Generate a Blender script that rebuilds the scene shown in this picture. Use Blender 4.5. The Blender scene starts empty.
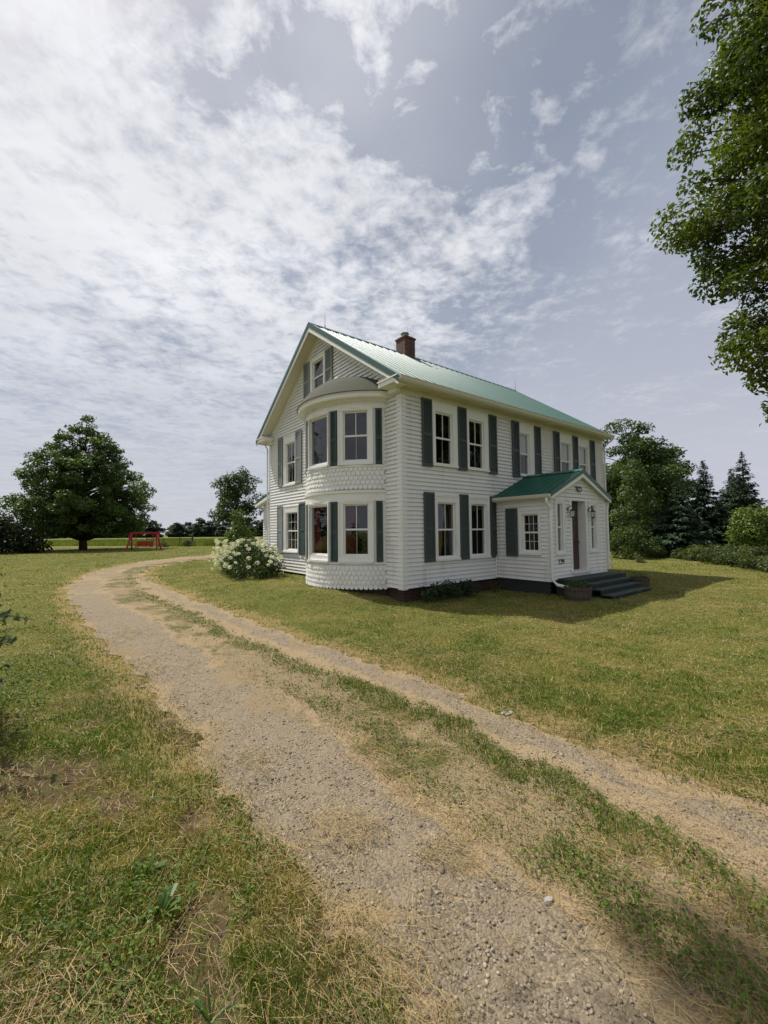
import bpy, math, random
import numpy as np
from mathutils import Vector
PI = math.pi
rng = np.random.default_rng(7)
random.seed(7)
scene = bpy.context.scene
col = scene.collection

# ------------------------------------------------------------------ camera
FPX, PITCH, ROLL = 422.69, math.radians(2.652), math.radians(-0.604)
cp, sp = math.cos(PITCH), math.sin(PITCH)
cr, sr = math.cos(ROLL), math.sin(ROLL)
fw = np.array([0, cp, sp]); up0 = np.array([0, -sp, cp]); rt0 = np.array([1.0, 0, 0])
rt = cr*rt0 + sr*up0; up = -sr*rt0 + cr*up0
from mathutils import Matrix
cd = bpy.data.cameras.new('camera'); cam = bpy.data.objects.new('camera', cd); col.objects.link(cam)
cam.matrix_world = Matrix(((rt[0], up[0], -fw[0], 0), (rt[1], up[1], -fw[1], 0), (rt[2], up[2], -fw[2], 1.7), (0, 0, 0, 1)))
cd.sensor_fit = 'VERTICAL'; cd.sensor_height = 36.0; cd.lens = FPX/1024*36.0
cd.clip_start = 0.05; cd.clip_end = 5000
scene.camera = cam

# ------------------------------------------------------------------ light
SUN_AZ, SUN_EL = math.radians(-59), math.radians(57)     # azimuth from +Y, negative = left of the view
SD = Vector((math.sin(SUN_AZ)*math.cos(SUN_EL), math.cos(SUN_AZ)*math.cos(SUN_EL), math.sin(SUN_EL)))
sl = bpy.data.lights.new('sun', 'SUN'); sl.energy = 4.1; sl.angle = math.radians(0.6); sl.color = (1.0, 0.95, 0.87)
so = bpy.data.objects.new('sun', sl); col.objects.link(so)
so.rotation_euler = SD.to_track_quat('Z', 'Y').to_euler()
scene.view_settings.view_transform = 'Standard'
scene.view_settings.look = 'None'
scene.view_settings.exposure = 0.22
scene.view_settings.gamma = 1.0
scene.view_settings.use_curve_mapping = False

class NT:
    """small helper for node trees"""
    def __init__(self, tree): self.t = tree; tree.nodes.clear()
    def n(self, kind, **kw):
        nd = self.t.nodes.new(kind)
        for k, v in kw.items():
            if hasattr(nd, k): setattr(nd, k, v)
        return nd
    def link(self, a, b): self.t.links.new(a, b)
    def setin(self, sock, v):
        if hasattr(v, 'is_output') or isinstance(v, bpy.types.NodeSocket): self.link(v, sock)
        else:
            if sock.type == 'RGBA' and len(v) == 3: v = (*v, 1)
            sock.default_value = v
    def math(self, op, a, b=None, c=None, clamp=False):
        nd = self.n('ShaderNodeMath', operation=op, use_clamp=clamp)
        self.setin(nd.inputs[0], a)
        if b is not None: self.setin(nd.inputs[1], b)
        if c is not None: self.setin(nd.inputs[2], c)
        return nd.outputs[0]
    def vmath(self, op, a, b=None):
        nd = self.n('ShaderNodeVectorMath', operation=op)
        self.setin(nd.inputs[0], a)
        if b is not None: self.setin(nd.inputs[1], b)
        return nd.outputs['Value'] if op in ('DOT_PRODUCT', 'LENGTH', 'DISTANCE') else nd.outputs[0]
    def mix(self, f, a, b, mode='MIX'):
        nd = self.n('ShaderNodeMix', data_type='RGBA', blend_type=mode)
        self.setin(nd.inputs[0], f); self.setin(nd.inputs[6], a); self.setin(nd.inputs[7], b)
        return nd.outputs[2]
    def noise(self, vec, scale, detail=4, rough=0.55, dist=0.0):
        nd = self.n('ShaderNodeTexNoise')
        if vec is not None: self.link(vec, nd.inputs['Vector'])
        nd.inputs['Scale'].default_value = scale; nd.inputs['Detail'].default_value = detail
        nd.inputs['Roughness'].default_value = rough; nd.inputs['Distortion'].default_value = dist
        return nd.outputs['Fac']
    def ramp(self, f, a, b, lo=0.0, hi=1.0, smooth=True):
        nd = self.n('ShaderNodeMapRange', interpolation_type='SMOOTHSTEP' if smooth else 'LINEAR', clamp=True)
        self.setin(nd.inputs[0], f)
        for i, v in zip((1, 2, 3, 4), (a, b, lo, hi)): nd.inputs[i].default_value = v
        return nd.outputs[0]

# ------------------------------------------------------------------ sky
world = bpy.data.worlds.new('World'); scene.world = world; world.use_nodes = True
w = NT(world.node_tree)
tc = w.n('ShaderNodeTexCoord').outputs['Generated']
sky = w.n('ShaderNodeTexSky', sky_type='NISHITA', sun_disc=False, sun_elevation=SUN_EL, sun_rotation=SUN_AZ,
          altitude=100, air_density=1.0, dust_density=2.5, ozone_density=1.6)
sep = w.n('ShaderNodeSeparateXYZ'); w.link(tc, sep.inputs[0])
dx, dy, dz = sep.outputs
zc = w.math('ADD', w.math('MAXIMUM', dz, 0.0), 0.045)
px = w.math('DIVIDE', dx, zc); py = w.math('DIVIDE', dy, zc)
comb = w.n('ShaderNodeCombineXYZ'); w.link(px, comb.inputs[0]); w.link(py, comb.inputs[1])
P = comb.outputs[0]
def shift(v, o, s=(1, 1, 1)):
    m = w.n('ShaderNodeMapping'); w.link(v, m.inputs[0]); m.inputs['Location'].default_value = o; m.inputs['Scale'].default_value = s
    return m.outputs[0]
# big patches, ripples and threads of one high, thin cloud layer
n_big = w.noise(shift(P, (3.1, 1.7, 0), (1.0, 1.0, 1)), 1.5, 4, 0.55, 0.3)
n_mid = w.noise(shift(P, (7.3, 2.2, 4), (1.05, 1.0, 1)), 4.2, 8, 0.62, 0.35)
n_fin = w.noise(shift(P, (1.3, 9.2, 8), (1.05, 1.0, 1)), 15.0, 6, 0.62, 0.3)
n_rip = w.noise(shift(P, (0.3, 4.2, 2), (0.55, 1.9, 1)), 9.0, 4, 0.55, 0.8)
# the sheet is thick to the left and thins out to the right of the house
side = w.ramp(w.math('ADD', w.math('ADD', px, w.math('MULTIPLY', n_big, 0.8)), w.math('MULTIPLY', py, 0.02)), 0.35, 1.15, 1.0, 0.0)
gpx = w.math('ADD', px, w.math('MULTIPLY', w.math('SUBTRACT', w.noise(shift(P, (2.2, 6.1, 3)), 2.6, 6, 0.65, 0.4), 0.5), 1.1))
gpy = w.math('ADD', py, w.math('MULTIPLY', w.math('SUBTRACT', w.noise(shift(P, (8.2, 1.1, 6)), 2.6, 6, 0.65, 0.4), 0.5), 0.7))
def gap(cx, cy, rx, ry, ang):
    """a clear gap in the sheet: an ellipse in the cloud plane"""
    ca, sa = math.cos(ang), math.sin(ang)
    ax = w.math('SUBTRACT', gpx, cx); ay = w.math('SUBTRACT', gpy, cy)
    a = w.math('DIVIDE', w.math('ADD', w.math('MULTIPLY', ax, ca), w.math('MULTIPLY', ay, sa)), rx)
    b = w.math('DIVIDE', w.math('SUBTRACT', w.math('MULTIPLY', ay, ca), w.math('MULTIPLY', ax, sa)), ry)
    return w.ramp(w.math('ADD', w.math('MULTIPLY', a, a), w.math('MULTIPLY', b, b)), 0.15, 1.3, 1.0, 0.0)
gaps = w.math('MAXIMUM', gap(-0.10, 0.87, 0.50, 0.20, 0.22), gap(-1.28, 1.25, 0.28, 0.07, 0.5))
dens = w.math('ADD', w.math('MULTIPLY', n_mid, 0.8), w.math('MULTIPLY', w.math('SUBTRACT', n_fin, 0.12), 0.62))
dens = w.math('ADD', dens, w.math('MULTIPLY', w.math('SUBTRACT', n_big, 0.5), 0.5))
dens = w.math('ADD', dens, w.math('MULTIPLY', w.math('SUBTRACT', n_rip, 0.5), 0.06))
dens = w.math('ADD', dens, w.math('MULTIPLY', side, 0.34))
dens = w.math('SUBTRACT', dens, w.math('MULTIPLY', gaps, w.ramp(n_mid, 0.3, 0.6, 0.34, 0.12)))
cover = w.math('MAXIMUM', w.ramp(dens, 0.60, 1.12), w.math('MULTIPLY', side, w.ramp(n_big, 0.3, 0.65, 0.12, 0.45)))
# air: pale veil that thickens to the horizon
veil = w.math('ADD', w.ramp(dz, 0.0, 0.75, 0.92, 0.18, smooth=False), w.math('MULTIPLY', w.ramp(px, 0.1, 0.9), 0.50), clamp=True)
sdot = w.vmath('DOT_PRODUCT', tc, tuple(SD))
glow2 = w.ramp(sdot, 0.972, 1.0, 0.0, 1.0)
veil_col = w.mix(w.ramp(dz, 0.0, 0.5), (4.7, 4.9, 5.6), (2.75, 3.25, 4.15))
skyd = w.n('ShaderNodeVectorMath', operation='SCALE'); w.link(sky.outputs[0], skyd.inputs[0]); skyd.inputs['Scale'].default_value = 0.62
base = w.mix(veil, skyd.outputs[0], veil_col)
hz_col = (5.2, 5.2, 5.9)
base = w.mix(w.math('MULTIPLY', w.ramp(px, 0.15, 1.0), 0.30), base, hz_col)
bright = w.math('ADD', w.math('MULTIPLY', glow2, 40.0), w.ramp(sdot, -0.3, 0.97, 5.9, 7.9, smooth=False))
cl = w.n('ShaderNodeCombineXYZ')
w.link(bright, cl.inputs[0]); w.link(w.math('MULTIPLY', bright, 1.01), cl.inputs[1]); w.link(w.math('MULTIPLY', bright, 1.05), cl.inputs[2])
shade = w.math('MULTIPLY', w.ramp(w.noise(shift(P, (5, 5, 1)), 2.2, 5, 0.6), 0.35, 0.7, 0.93, 1.07), 1.0)
clsh = w.n('ShaderNodeVectorMath', operation='SCALE'); w.link(cl.outputs[0], clsh.inputs[0]); w.link(shade, clsh.inputs['Scale'])
low = w.ramp(dz, 0.06, 0.55)
skyc = w.mix(w.math('MULTIPLY', w.math('MULTIPLY', cover, 0.95), w.math('ADD', w.math('MULTIPLY', low, 0.72), 0.28)), base, clsh.outputs[0])
bg = w.n('ShaderNodeBackground'); w.link(skyc, bg.inputs[0]); bg.inputs[1].default_value = 0.1
wo = w.n('ShaderNodeOutputWorld'); w.link(bg.outputs[0], wo.inputs[0])

# ------------------------------------------------------------------ helpers
def tag(o, label=None, cat=None, group=None, kind=None):
    if label: o['label'] = label
    if cat: o['category'] = cat
    if group: o['group'] = group
    if kind: o['kind'] = kind
    return o
def empty(name, loc, rz=0.0):
    o = bpy.data.objects.new(name, None); col.objects.link(o)
    o.location = loc; o.rotation_euler = (0, 0, rz); o.empty_display_size = 0.3
    return o
def link_mesh(name, me, mat, parent=None):
    o = bpy.data.objects.new(name, me); col.objects.link(o)
    if mat: me.materials.append(mat)
    if parent: o.parent = parent
    return o
def copy_tree(o, parent=None):
    c = o.copy(); col.objects.link(c)
    if parent: c.parent = parent
    for ch in list(o.children): copy_tree(ch, c)
    return c

class MB:
    """collects faces; T maps (a, b, c) into the thing's own space"""
    def __init__(self, T=None): self.v = []; self.f = []; self.T = T or (lambda p: p)
    def add(self, pts, faces):
        b = len(self.v); self.v += [tuple(self.T(p)) for p in pts]; self.f += [tuple(b+i for i in fc) for fc in faces]
    def quad(self, *p): self.add(p, [tuple(range(len(p)))])
    def box(self, x0, x1, y0, y1, z0, z1):
        self.add([(x0, y0, z0), (x1, y0, z0), (x1, y1, z0), (x0, y1, z0), (x0, y0, z1), (x1, y0, z1), (x1, y1, z1), (x0, y1, z1)],
                 [(0, 3, 2, 1), (4, 5, 6, 7), (0, 1, 5, 4), (1, 2, 6, 5), (2, 3, 7, 6), (3, 0, 4, 7)])
    def prism(self, prof, off):
        n = len(prof); a = [tuple(p) for p in prof]; b = [tuple(np.add(p, off)) for p in prof]
        self.add(a+b, [tuple(range(n))[::-1], tuple(range(n, 2*n))] + [(i, (i+1) % n, n+(i+1) % n, n+i) for i in range(n)])
    def tube(self, pts, rad, n=8, cap=True):
        pts = [np.array(p, float) for p in pts]
        if not hasattr(rad, '__len__'): rad = [rad]*len(pts)
        vs = []; fs = []
        for i, p in enumerate(pts):
            d = pts[min(i+1, len(pts)-1)] - pts[max(i-1, 0)]; d /= (np.linalg.norm(d)+1e-9)
            a = np.cross(d, (0, 0, 1.0) if abs(d[2]) < .9 else (1.0, 0, 0)); a /= np.linalg.norm(a); b = np.cross(d, a)
            for k in range(n):
                t = 2*PI*k/n; vs.append(tuple(p + rad[i]*(math.cos(t)*a + math.sin(t)*b)))
        for i in range(len(pts)-1):
            for k in range(n):
                k2 = (k+1) % n; fs.append((i*n+k, i*n+k2, (i+1)*n+k2, (i+1)*n+k))
        if cap: fs.append(tuple(range(n))[::-1]); fs.append(tuple((len(pts)-1)*n+k for k in range(n)))
        self.add(vs, fs)
    def lathe(self, prof, cx, cy, n=24, a0=0.0, a1=2*PI):
        full = abs(a1-a0-2*PI) < 1e-6; m = n if full else n+1; vs = []; fs = []
        for r, z in prof:
            for k in range(m):
                t = a0+(a1-a0)*k/n; vs.append((cx+r*math.cos(t), cy+r*math.sin(t), z))
        for i in range(len(prof)-1):
            for k in range(n):
                k2 = (k+1) % m; fs.append((i*m+k, i*m+k2, (i+1)*m+k2, (i+1)*m+k))
        self.add(vs, fs)
    def build(self, name, mat, parent=None, smooth=False, bevel=0.0):
        me = bpy.data.meshes.new(name); me.from_pydata(self.v, [], self.f); me.update()
        if smooth: me.polygons.foreach_set('use_smooth', [True]*len(me.polygons))
        o = link_mesh(name, me, mat, parent)
        if bevel:
            m = o.modifiers.new('bevel', 'BEVEL'); m.width = bevel; m.segments = 2; m.limit_method = 'ANGLE'
        return o

def np_mesh(name, V, F, mat, parent=None, tint=None, smooth=False):
    """V (n,3) floats; F (m,k) ints, all faces with k corners; tint (n,3) per-vertex hue of the thing itself"""
    me = bpy.data.meshes.new(name); n, (m, k) = len(V), F.shape
    me.vertices.add(n); me.vertices.foreach_set('co', np.ascontiguousarray(V, np.float32).ravel())
    me.loops.add(m*k); me.loops.foreach_set('vertex_index', np.ascontiguousarray(F, np.int32).ravel())
    me.polygons.add(m); me.polygons.foreach_set('loop_start', np.arange(0, m*k, k, dtype=np.int32))
    try: me.polygons.foreach_set('loop_total', np.full(m, k, np.int32))
    except Exception: pass
    if smooth: me.polygons.foreach_set('use_smooth', np.ones(m, bool))
    if tint is not None:
        at = me.color_attributes.new('tint', 'FLOAT_COLOR', 'POINT')
        c = np.ones((n, 4), np.float32); c[:, :3] = tint; at.data.foreach_set('color', c.ravel())
    me.update(calc_edges=True); me.validate()
    return link_mesh(name, me, mat, parent)

def hash2(ix, iy, seed):
    h = (ix.astype(np.int64)*374761393 + iy.astype(np.int64)*668265263 + seed*982451653) & 0xffffffff
    h = ((h ^ (h >> 13))*1274126177) & 0xffffffff
    return ((h ^ (h >> 16)) & 0xffff)/65535.0
def vnoise(x, y, seed=0):
    ix = np.floor(x); iy = np.floor(y); fx = x-ix; fy = y-iy
    fx = fx*fx*(3-2*fx); fy = fy*fy*(3-2*fy)
    a = hash2(ix, iy, seed); b = hash2(ix+1, iy, seed); c = hash2(ix, iy+1, seed); d = hash2(ix+1, iy+1, seed)
    return (a*(1-fx)+b*fx)*(1-fy) + (c*(1-fx)+d*fx)*fy
def fbm(x, y, seed=0, oct=4):
    s = 0; a = .5; t = 0
    for i in range(oct):
        s = s + a*vnoise(x*2**i, y*2**i, seed+i*17); t += a; a *= .55
    return s/t
def sstep(a, b, x):
    t = np.clip((x-a)/(b-a), 0, 1); return t*t*(3-2*t)

# ------------------------------------------------------------------ materials
def pmat(name, base, rough=0.6, spec=0.5, metal=0.0, var=0.12, vscale=3.0, bump=0.0, bscale=40.0, coat=0.0, dirt=None, dscale=1.2, stretch=None):
    m = bpy.data.materials.new(name); m.use_nodes = True; t = NT(m.node_tree)
    tcn = t.n('ShaderNodeTexCoord').outputs['Object']
    b = t.n('ShaderNodeBsdfPrincipled'); b.inputs['Roughness'].default_value = rough; b.inputs['Metallic'].default_value = metal
    b.inputs['Specular IOR Level'].default_value = spec; b.inputs['Coat Weight'].default_value = coat
    sv = tcn
    if stretch:
        mp = t.n('ShaderNodeMapping'); t.link(tcn, mp.inputs[0]); mp.inputs['Scale'].default_value = stretch; sv = mp.outputs[0]
    n1 = t.noise(sv, vscale, 5, 0.6)
    c = t.mix(n1, tuple(x*(1-var) for x in base), tuple(min(1, x*(1+var)) for x in base))
    if dirt:
        c = t.mix(t.ramp(t.noise(sv, dscale, 6, 0.65), 0.50, 0.75, 0, dirt[1]), c, dirt[0])
    t.link(c, b.inputs['Base Color'])
    if bump:
        bn = t.n('ShaderNodeBump'); bn.inputs['Strength'].default_value = bump; bn.inputs['Distance'].default_value = 0.01
        t.link(t.noise(tcn, bscale, 4, 0.6), bn.inputs['Height']); t.link(bn.outputs[0], b.inputs['Normal'])
    o = t.n('ShaderNodeOutputMaterial'); t.link(b.outputs[0], o.inputs[0])
    return m
def leafmat(name, rough=0.45, trans=0.35, spec=0.35):
    m = bpy.data.materials.new(name); m.use_nodes = True; t = NT(m.node_tree)
    a = t.n('ShaderNodeAttribute', attribute_name='tint').outputs['Color']
    b = t.n('ShaderNodeBsdfPrincipled'); b.inputs['Roughness'].default_value = rough; b.inputs['Specular IOR Level'].default_value = spec
    t.link(a, b.inputs['Base Color'])
    tr = t.n('ShaderNodeBsdfTranslucent'); t.link(t.mix(1.0, a, (1.25, 1.3, 0.6), 'MULTIPLY'), tr.inputs[0])
    mx = t.n('ShaderNodeMixShader'); mx.inputs[0].default_value = trans
    t.link(b.outputs[0], mx.inputs[1]); t.link(tr.outputs[0], mx.inputs[2])
    o = t.n('ShaderNodeOutputMaterial'); t.link(mx.outputs[0], o.inputs[0])
    return m
M = {}
M['siding'] = pmat('white_siding', (0.74, 0.735, 0.705), 0.45, 0.4, var=0.05, vscale=1.5, dirt=((0.42, 0.39, 0.30), 0.42), dscale=2.4, stretch=(1, 1, .22))
M['trim'] = pmat('white_trim', (0.76, 0.755, 0.72), 0.45, 0.4, var=0.05, vscale=4, dirt=((0.48, 0.45, 0.36), 0.3), dscale=2.0)
M['scale'] = pmat('white_shingle', (0.74, 0.735, 0.70), 0.55, 0.3, var=0.07, vscale=9, dirt=((0.46, 0.43, 0.33), 0.4), dscale=2.0)
M['soffit'] = pmat('cream_soffit', (0.62, 0.58, 0.47), 0.6, 0.3, var=0.06)
M['roof'] = pmat('green_metal_roof', (0.030, 0.128, 0.095), 0.27, 1.0, var=0.22, vscale=1.6, stretch=(2.5, .35, .35), dirt=((0.06, 0.16, 0.12), 0.5), dscale=2.2)
M['roofdark'] = pmat('green_metal_porch_roof', (0.010, 0.088, 0.056), 0.38, 0.4, var=0.08, vscale=2)
M['rake'] = pmat('dark_green_edge', (0.018, 0.068, 0.052), 0.4, 0.5)
M['shingle'] = pmat('olive_shingle', (0.085, 0.085, 0.064), 0.9, 0.2, var=0.25, vscale=30, bump=0.5, bscale=25, dirt=((0.07, 0.07, 0.05), 0.6), dscale=6)
M['shutter'] = pmat('slate_green_shutter', (0.056, 0.070, 0.066), 0.55, 0.4, var=0.15, vscale=6)
M['shutterskylit'] = pmat('skylit_shutter', (0.235, 0.255, 0.24), 0.65, 0.3, var=0.2, vscale=6, dirt=((0.26, 0.27, 0.24), 0.5), dscale=4)  # lighter shutter colour: sky light on the gable louvers is painted in
M['shuttergreen'] = pmat('dark_green_shutter', (0.028, 0.052, 0.046), 0.5, 0.4, var=0.2, vscale=6, dirt=((0.1, 0.13, 0.11), 0.4), dscale=5)
M['gutter'] = pmat('gutter_paint', (0.6, 0.57, 0.48), 0.4, 0.5, var=0.08)
M['door'] = pmat('red_brown_door', (0.048, 0.020, 0.012), 0.35, 0.5, var=0.2, vscale=5)
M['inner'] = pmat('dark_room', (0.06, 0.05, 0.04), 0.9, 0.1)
M['black'] = pmat('black_iron', (0.015, 0.015, 0.015), 0.45, 0.5)
M['brass'] = pmat('brass', (0.55, 0.42, 0.18), 0.3, 0.5, metal=1.0)
M['lampglass'] = pmat('frosted_glass', (0.6, 0.6, 0.55), 0.2, 0.6)
M['redcloth'] = pmat('red_curtain', (0.17, 0.03, 0.03), 0.9, 0.1, var=0.25, vscale=12)
M['clothglare'] = pmat('white_cloth_glare', (0.72, 0.72, 0.70), 0.85, 0.1, var=0.05)  # gable curtain cloth, also the pale sheets that mimic reflected sky
M['steps'] = pmat('green_painted_board', (0.012, 0.028, 0.022), 0.6, 0.35, var=0.25, vscale=8, dirt=((0.06, 0.07, 0.06), 0.4), dscale=5)
M['tread'] = pmat('worn_tread', (0.034, 0.052, 0.043), 0.7, 0.3, var=0.25, vscale=9, dirt=((0.12, 0.125, 0.105), 0.6), dscale=5)
M['stave'] = pmat('weathered_stave', (0.10, 0.078, 0.06), 0.85, 0.2, var=0.35, vscale=14, bump=0.4, bscale=60)
M['hoop'] = pmat('rusty_hoop', (0.09, 0.06, 0.045), 0.7, 0.4, metal=0.4, var=0.3, vscale=20)
M['soil'] = pmat('dark_soil', (0.05, 0.035, 0.022), 0.95, 0.1, var=0.4, vscale=20, bump=0.6)
M['red'] = pmat('red_paint', (0.38, 0.02, 0.025), 0.5, 0.4, var=0.2, vscale=6)
M['metal'] = pmat('grey_metal', (0.42, 0.43, 0.43), 0.35, 0.5, metal=0.8)
M['bark'] = pmat('bark', (0.075, 0.058, 0.043), 0.95, 0.1, var=0.4, vscale=8, bump=0.8, bscale=18)
M['stem'] = pmat('green_stem', (0.09, 0.11, 0.04), 0.8, 0.2, var=0.3, vscale=15)
M['wood'] = pmat('grey_fence_wood', (0.09, 0.08, 0.065), 0.9, 0.1, var=0.3, vscale=6)
M['slab'] = pmat('pale_slate', (0.33, 0.31, 0.30), 0.8, 0.3, var=0.2, vscale=12, bump=0.4)
M['lattice'] = pmat('black_lattice', (0.075, 0.08, 0.075), 0.8, 0.2)
M['leaf'] = leafmat('tree_leaf')
M['needle'] = leafmat('needle', 0.6, 0.1, 0.2)
M['grass'] = leafmat('grass_blade', 0.6, 0.3, 0.2)
M['straw'] = leafmat('dry_straw', 0.75, 0.12, 0.2)
M['petal'] = leafmat('white_petal', 0.7, 0.3, 0.2)
M['stone'] = leafmat('gravel_stone', 0.85, 0.0, 0.25)

def brick_mat(name, k):
    m = bpy.data.materials.new(name); m.use_nodes = True; t = NT(m.node_tree)
    tcn = t.n('ShaderNodeTexCoord').outputs['Object']
    s = t.n('ShaderNodeSeparateXYZ'); t.link(tcn, s.inputs[0])
    c = t.n('ShaderNodeCombineXYZ'); t.link(t.math('ADD', s.outputs[0], s.outputs[1]), c.inputs[0]); t.link(s.outputs[2], c.inputs[1])
    b = t.n('ShaderNodeTexBrick'); t.link(c.outputs[0], b.inputs['Vector']); b.inputs['Scale'].default_value = 1.0
    b.inputs['Color1'].default_value = (0.10*k, 0.036*k, 0.024*k, 1); b.inputs['Color2'].default_value = (0.055*k, 0.024*k, 0.019*k, 1)
    b.inputs['Mortar'].default_value = (0.09*k, 0.075*k, 0.062*k, 1); b.inputs['Mortar Size'].default_value = 0.007
    b.inputs['Brick Width'].default_value = 0.21; b.inputs['Row Height'].default_value = 0.072
    cc = t.mix(t.ramp(t.noise(tcn, 5, 5, .6), 0.4, 0.7, 0, .5), b.outputs['Color'], (0.05, 0.03, 0.025))
    p = t.n('ShaderNodeBsdfPrincipled'); p.inputs['Roughness'].default_value = 0.9; t.link(cc, p.inputs['Base Color'])
    bn = t.n('ShaderNodeBump'); bn.inputs['Strength'].default_value = 0.6; bn.inputs['Distance'].default_value = 0.01; bn.invert = True
    t.link(b.outputs['Fac'], bn.inputs['Height']); t.link(bn.outputs[0], p.inputs['Normal'])
    o = t.n('ShaderNodeOutputMaterial'); t.link(p.outputs[0], o.inputs[0]); return m
M['brick'] = brick_mat('brick', 0.65); M['redbrick'] = brick_mat('chimney_brick', 1.7)
def glass_mat():
    m = bpy.data.materials.new('window_glass'); m.use_nodes = True; t = NT(m.node_tree)
    ge = t.n('ShaderNodeNewGeometry'); cs = t.math('ABSOLUTE', t.vmath('DOT_PRODUCT', ge.outputs['Normal'], ge.outputs['Incoming']))
    fr = t.math('ADD', 0.085, t.math('MULTIPLY', t.math('POWER', t.math('SUBTRACT', 1.0, cs, clamp=True), 5.0), 0.9), clamp=True)
    tcn = t.n('ShaderNodeTexCoord').outputs['Object']
    bn = t.n('ShaderNodeBump'); bn.inputs['Strength'].default_value = 0.05; bn.inputs['Distance'].default_value = 0.02
    t.link(t.noise(tcn, 3.0, 2, .5), bn.inputs['Height'])
    tr = t.n('ShaderNodeBsdfTransparent'); tr.inputs[0].default_value = (0.72, 0.75, 0.73, 1)
    gl = t.n('ShaderNodeBsdfGlossy'); gl.inputs['Roughness'].default_value = 0.01; gl.inputs[0].default_value = (0.9, 0.9, 0.9, 1)
    t.link(bn.outputs[0], gl.inputs['Normal'])
    mx = t.n('ShaderNodeMixShader'); t.link(fr, mx.inputs[0])
    t.link(tr.outputs[0], mx.inputs[1]); t.link(gl.outputs[0], mx.inputs[2])
    o = t.n('ShaderNodeOutputMaterial'); t.link(mx.outputs[0], o.inputs[0]); return m
M['glass'] = glass_mat()

# ------------------------------------------------------------------ the track, in plan (metres on the ground)
LR = np.array([[3.3, -2.0, 4.4, -2.0], [1.7, -.2, 2.65, -.15], [0.06, 1.62, 1.12, 1.61], [-0.32, 2.04, 0.97, 2.02], [-0.96, 2.78, 0.52, 2.75], [-1.58, 3.57, 0.11, 3.53], [-2.3, 4.42, -0.52, 4.37],
 [-4.03, 6.31, -2.19, 6.24], [-6.05, 8.53, -4.35, 8.44], [-8.23, 11.14, -6.73, 11.04], [-10.22, 13.65, -8.74, 13.53], [-12.58, 17.55, -10.66, 16.61], [-14.1, 21.59, -12.13, 20.24],
 [-14.9, 25.99, -12.9, 23.8], [-14.6, 31.17, -13.0, 28.52], [-11.5, 36.5, -10.5, 33.5]])
RR = np.array([[5.0, -1.7, 5.75, -1.3], [3.4, .15, 4.1, .6], [1.78, 2.07, 2.31, 2.65], [1.5, 2.6, 1.85, 3.17], [1.01, 3.28, 1.19, 3.83], [0.59, 3.97, 0.68, 4.55], [-0.06, 4.63, -0.07, 5.44], [-0.82, 5.38, -0.99, 6.47],
 [-1.9, 6.5, -2.44, 8.1], [-3.87, 8.92, -4.96, 11.0], [-6.07, 11.5, -7.6, 14.2], [-8.19, 14.24, -9.9, 17.4], [-9.93, 16.91, -11.3, 20.3], [-11.11, 20.11, -12.1, 23.6],
 [-11.7, 25.56, -12.0, 27.0], [-10.8, 29.5, -10.3, 30.5], [-8.0, 33.0, -7.3, 33.0]])
kk = np.interp(LR[:, 1], [1.7, 2.6, 3.5, 7, 9], [.95, .80, .72, .72, .85])[:, None]; LR_in = LR[:, :2]+(LR[:, 2:]-LR[:, :2])*kk
poly_L = np.vstack([LR[:, :2], LR_in[::-1]])
poly_R = np.vstack([RR[:, :2], RR[::-1, 2:]])
poly_A = np.vstack([LR[:, :2], RR[::-1, 2:]])
def sdf(poly, x, y):
    """signed distance to a polygon, positive inside"""
    out = np.empty(len(x)); CH = 60000
    a = poly; b = np.roll(poly, -1, 0)
    for s in range(0, len(x), CH):
        X = x[s:s+CH, None]; Y = y[s:s+CH, None]
        ex, ey = (b-a).T; wx = X-a[:, 0]; wy = Y-a[:, 1]
        t = np.clip((wx*ex+wy*ey)/(ex*ex+ey*ey+1e-12), 0, 1)
        d = np.sqrt(np.min((wx-ex*t)**2+(wy-ey*t)**2, 1))
        c = (a[:, 1] > Y) != (b[:, 1] > Y)
        xi = a[:, 0]+(Y-a[:, 1])*ex/np.where(ey == 0, 1e-12, ey)
        ins = np.sum(c & (X < xi), 1) % 2
        out[s:s+CH] = np.where(ins == 1, d, -d)
    return out
def wob(x, y):
    d = np.hypot(x, y)
    s = np.clip(d*0.02, 0.05, 0.5)
    return s*(fbm(x*2.2, y*2.2, 3, 3)-.5)*2 + .12*(fbm(x*8, y*8, 5, 4)-.5)*2
def track(x, y):
    e = wob(x, y)
    return sdf(poly_L, x, y)+e, sdf(poly_R, x, y)+e, sdf(poly_A, x, y)+e
def hgt(x, y, tr=None):
    x = np.asarray(x, float); y = np.asarray(y, float)
    d = np.hypot(x, y); f = 1-sstep(20, 60, d)
    z = f*((fbm(x*.35, y*.35, 11, 3)-.5)*.10 + (fbm(x*1.7, y*1.7, 12, 3)-.5)*.05)
    near = 1-sstep(4, 9, d)
    z = z + near*(fbm(x*7, y*7, 13, 3)-.5)*.035
    u = (x-C0[0])*Uv[0]+(y-C0[1])*Uv[1]; v = (x-C0[0])*Vv[0]+(y-C0[1])*Vv[1]
    return z + .25*sstep(.1, 1.6, v)*sstep(-4.2, -.9, u)*(1-sstep(8, 14, v))*(1-sstep(3, 6, u))
C0 = np.array([0.4406, 10.1337]); YAW = math.radians(37.913)
Uv = np.array([math.cos(YAW), math.sin(YAW)]); Vv = np.array([-math.sin(YAW), math.cos(YAW)])
def HW(u, v, z=0.0):
    p = C0+Uv*u+Vv*v; return (p[0], p[1], z)
def gz(x, y): return float(hgt(np.array([x]), np.array([y]))[0])

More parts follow.
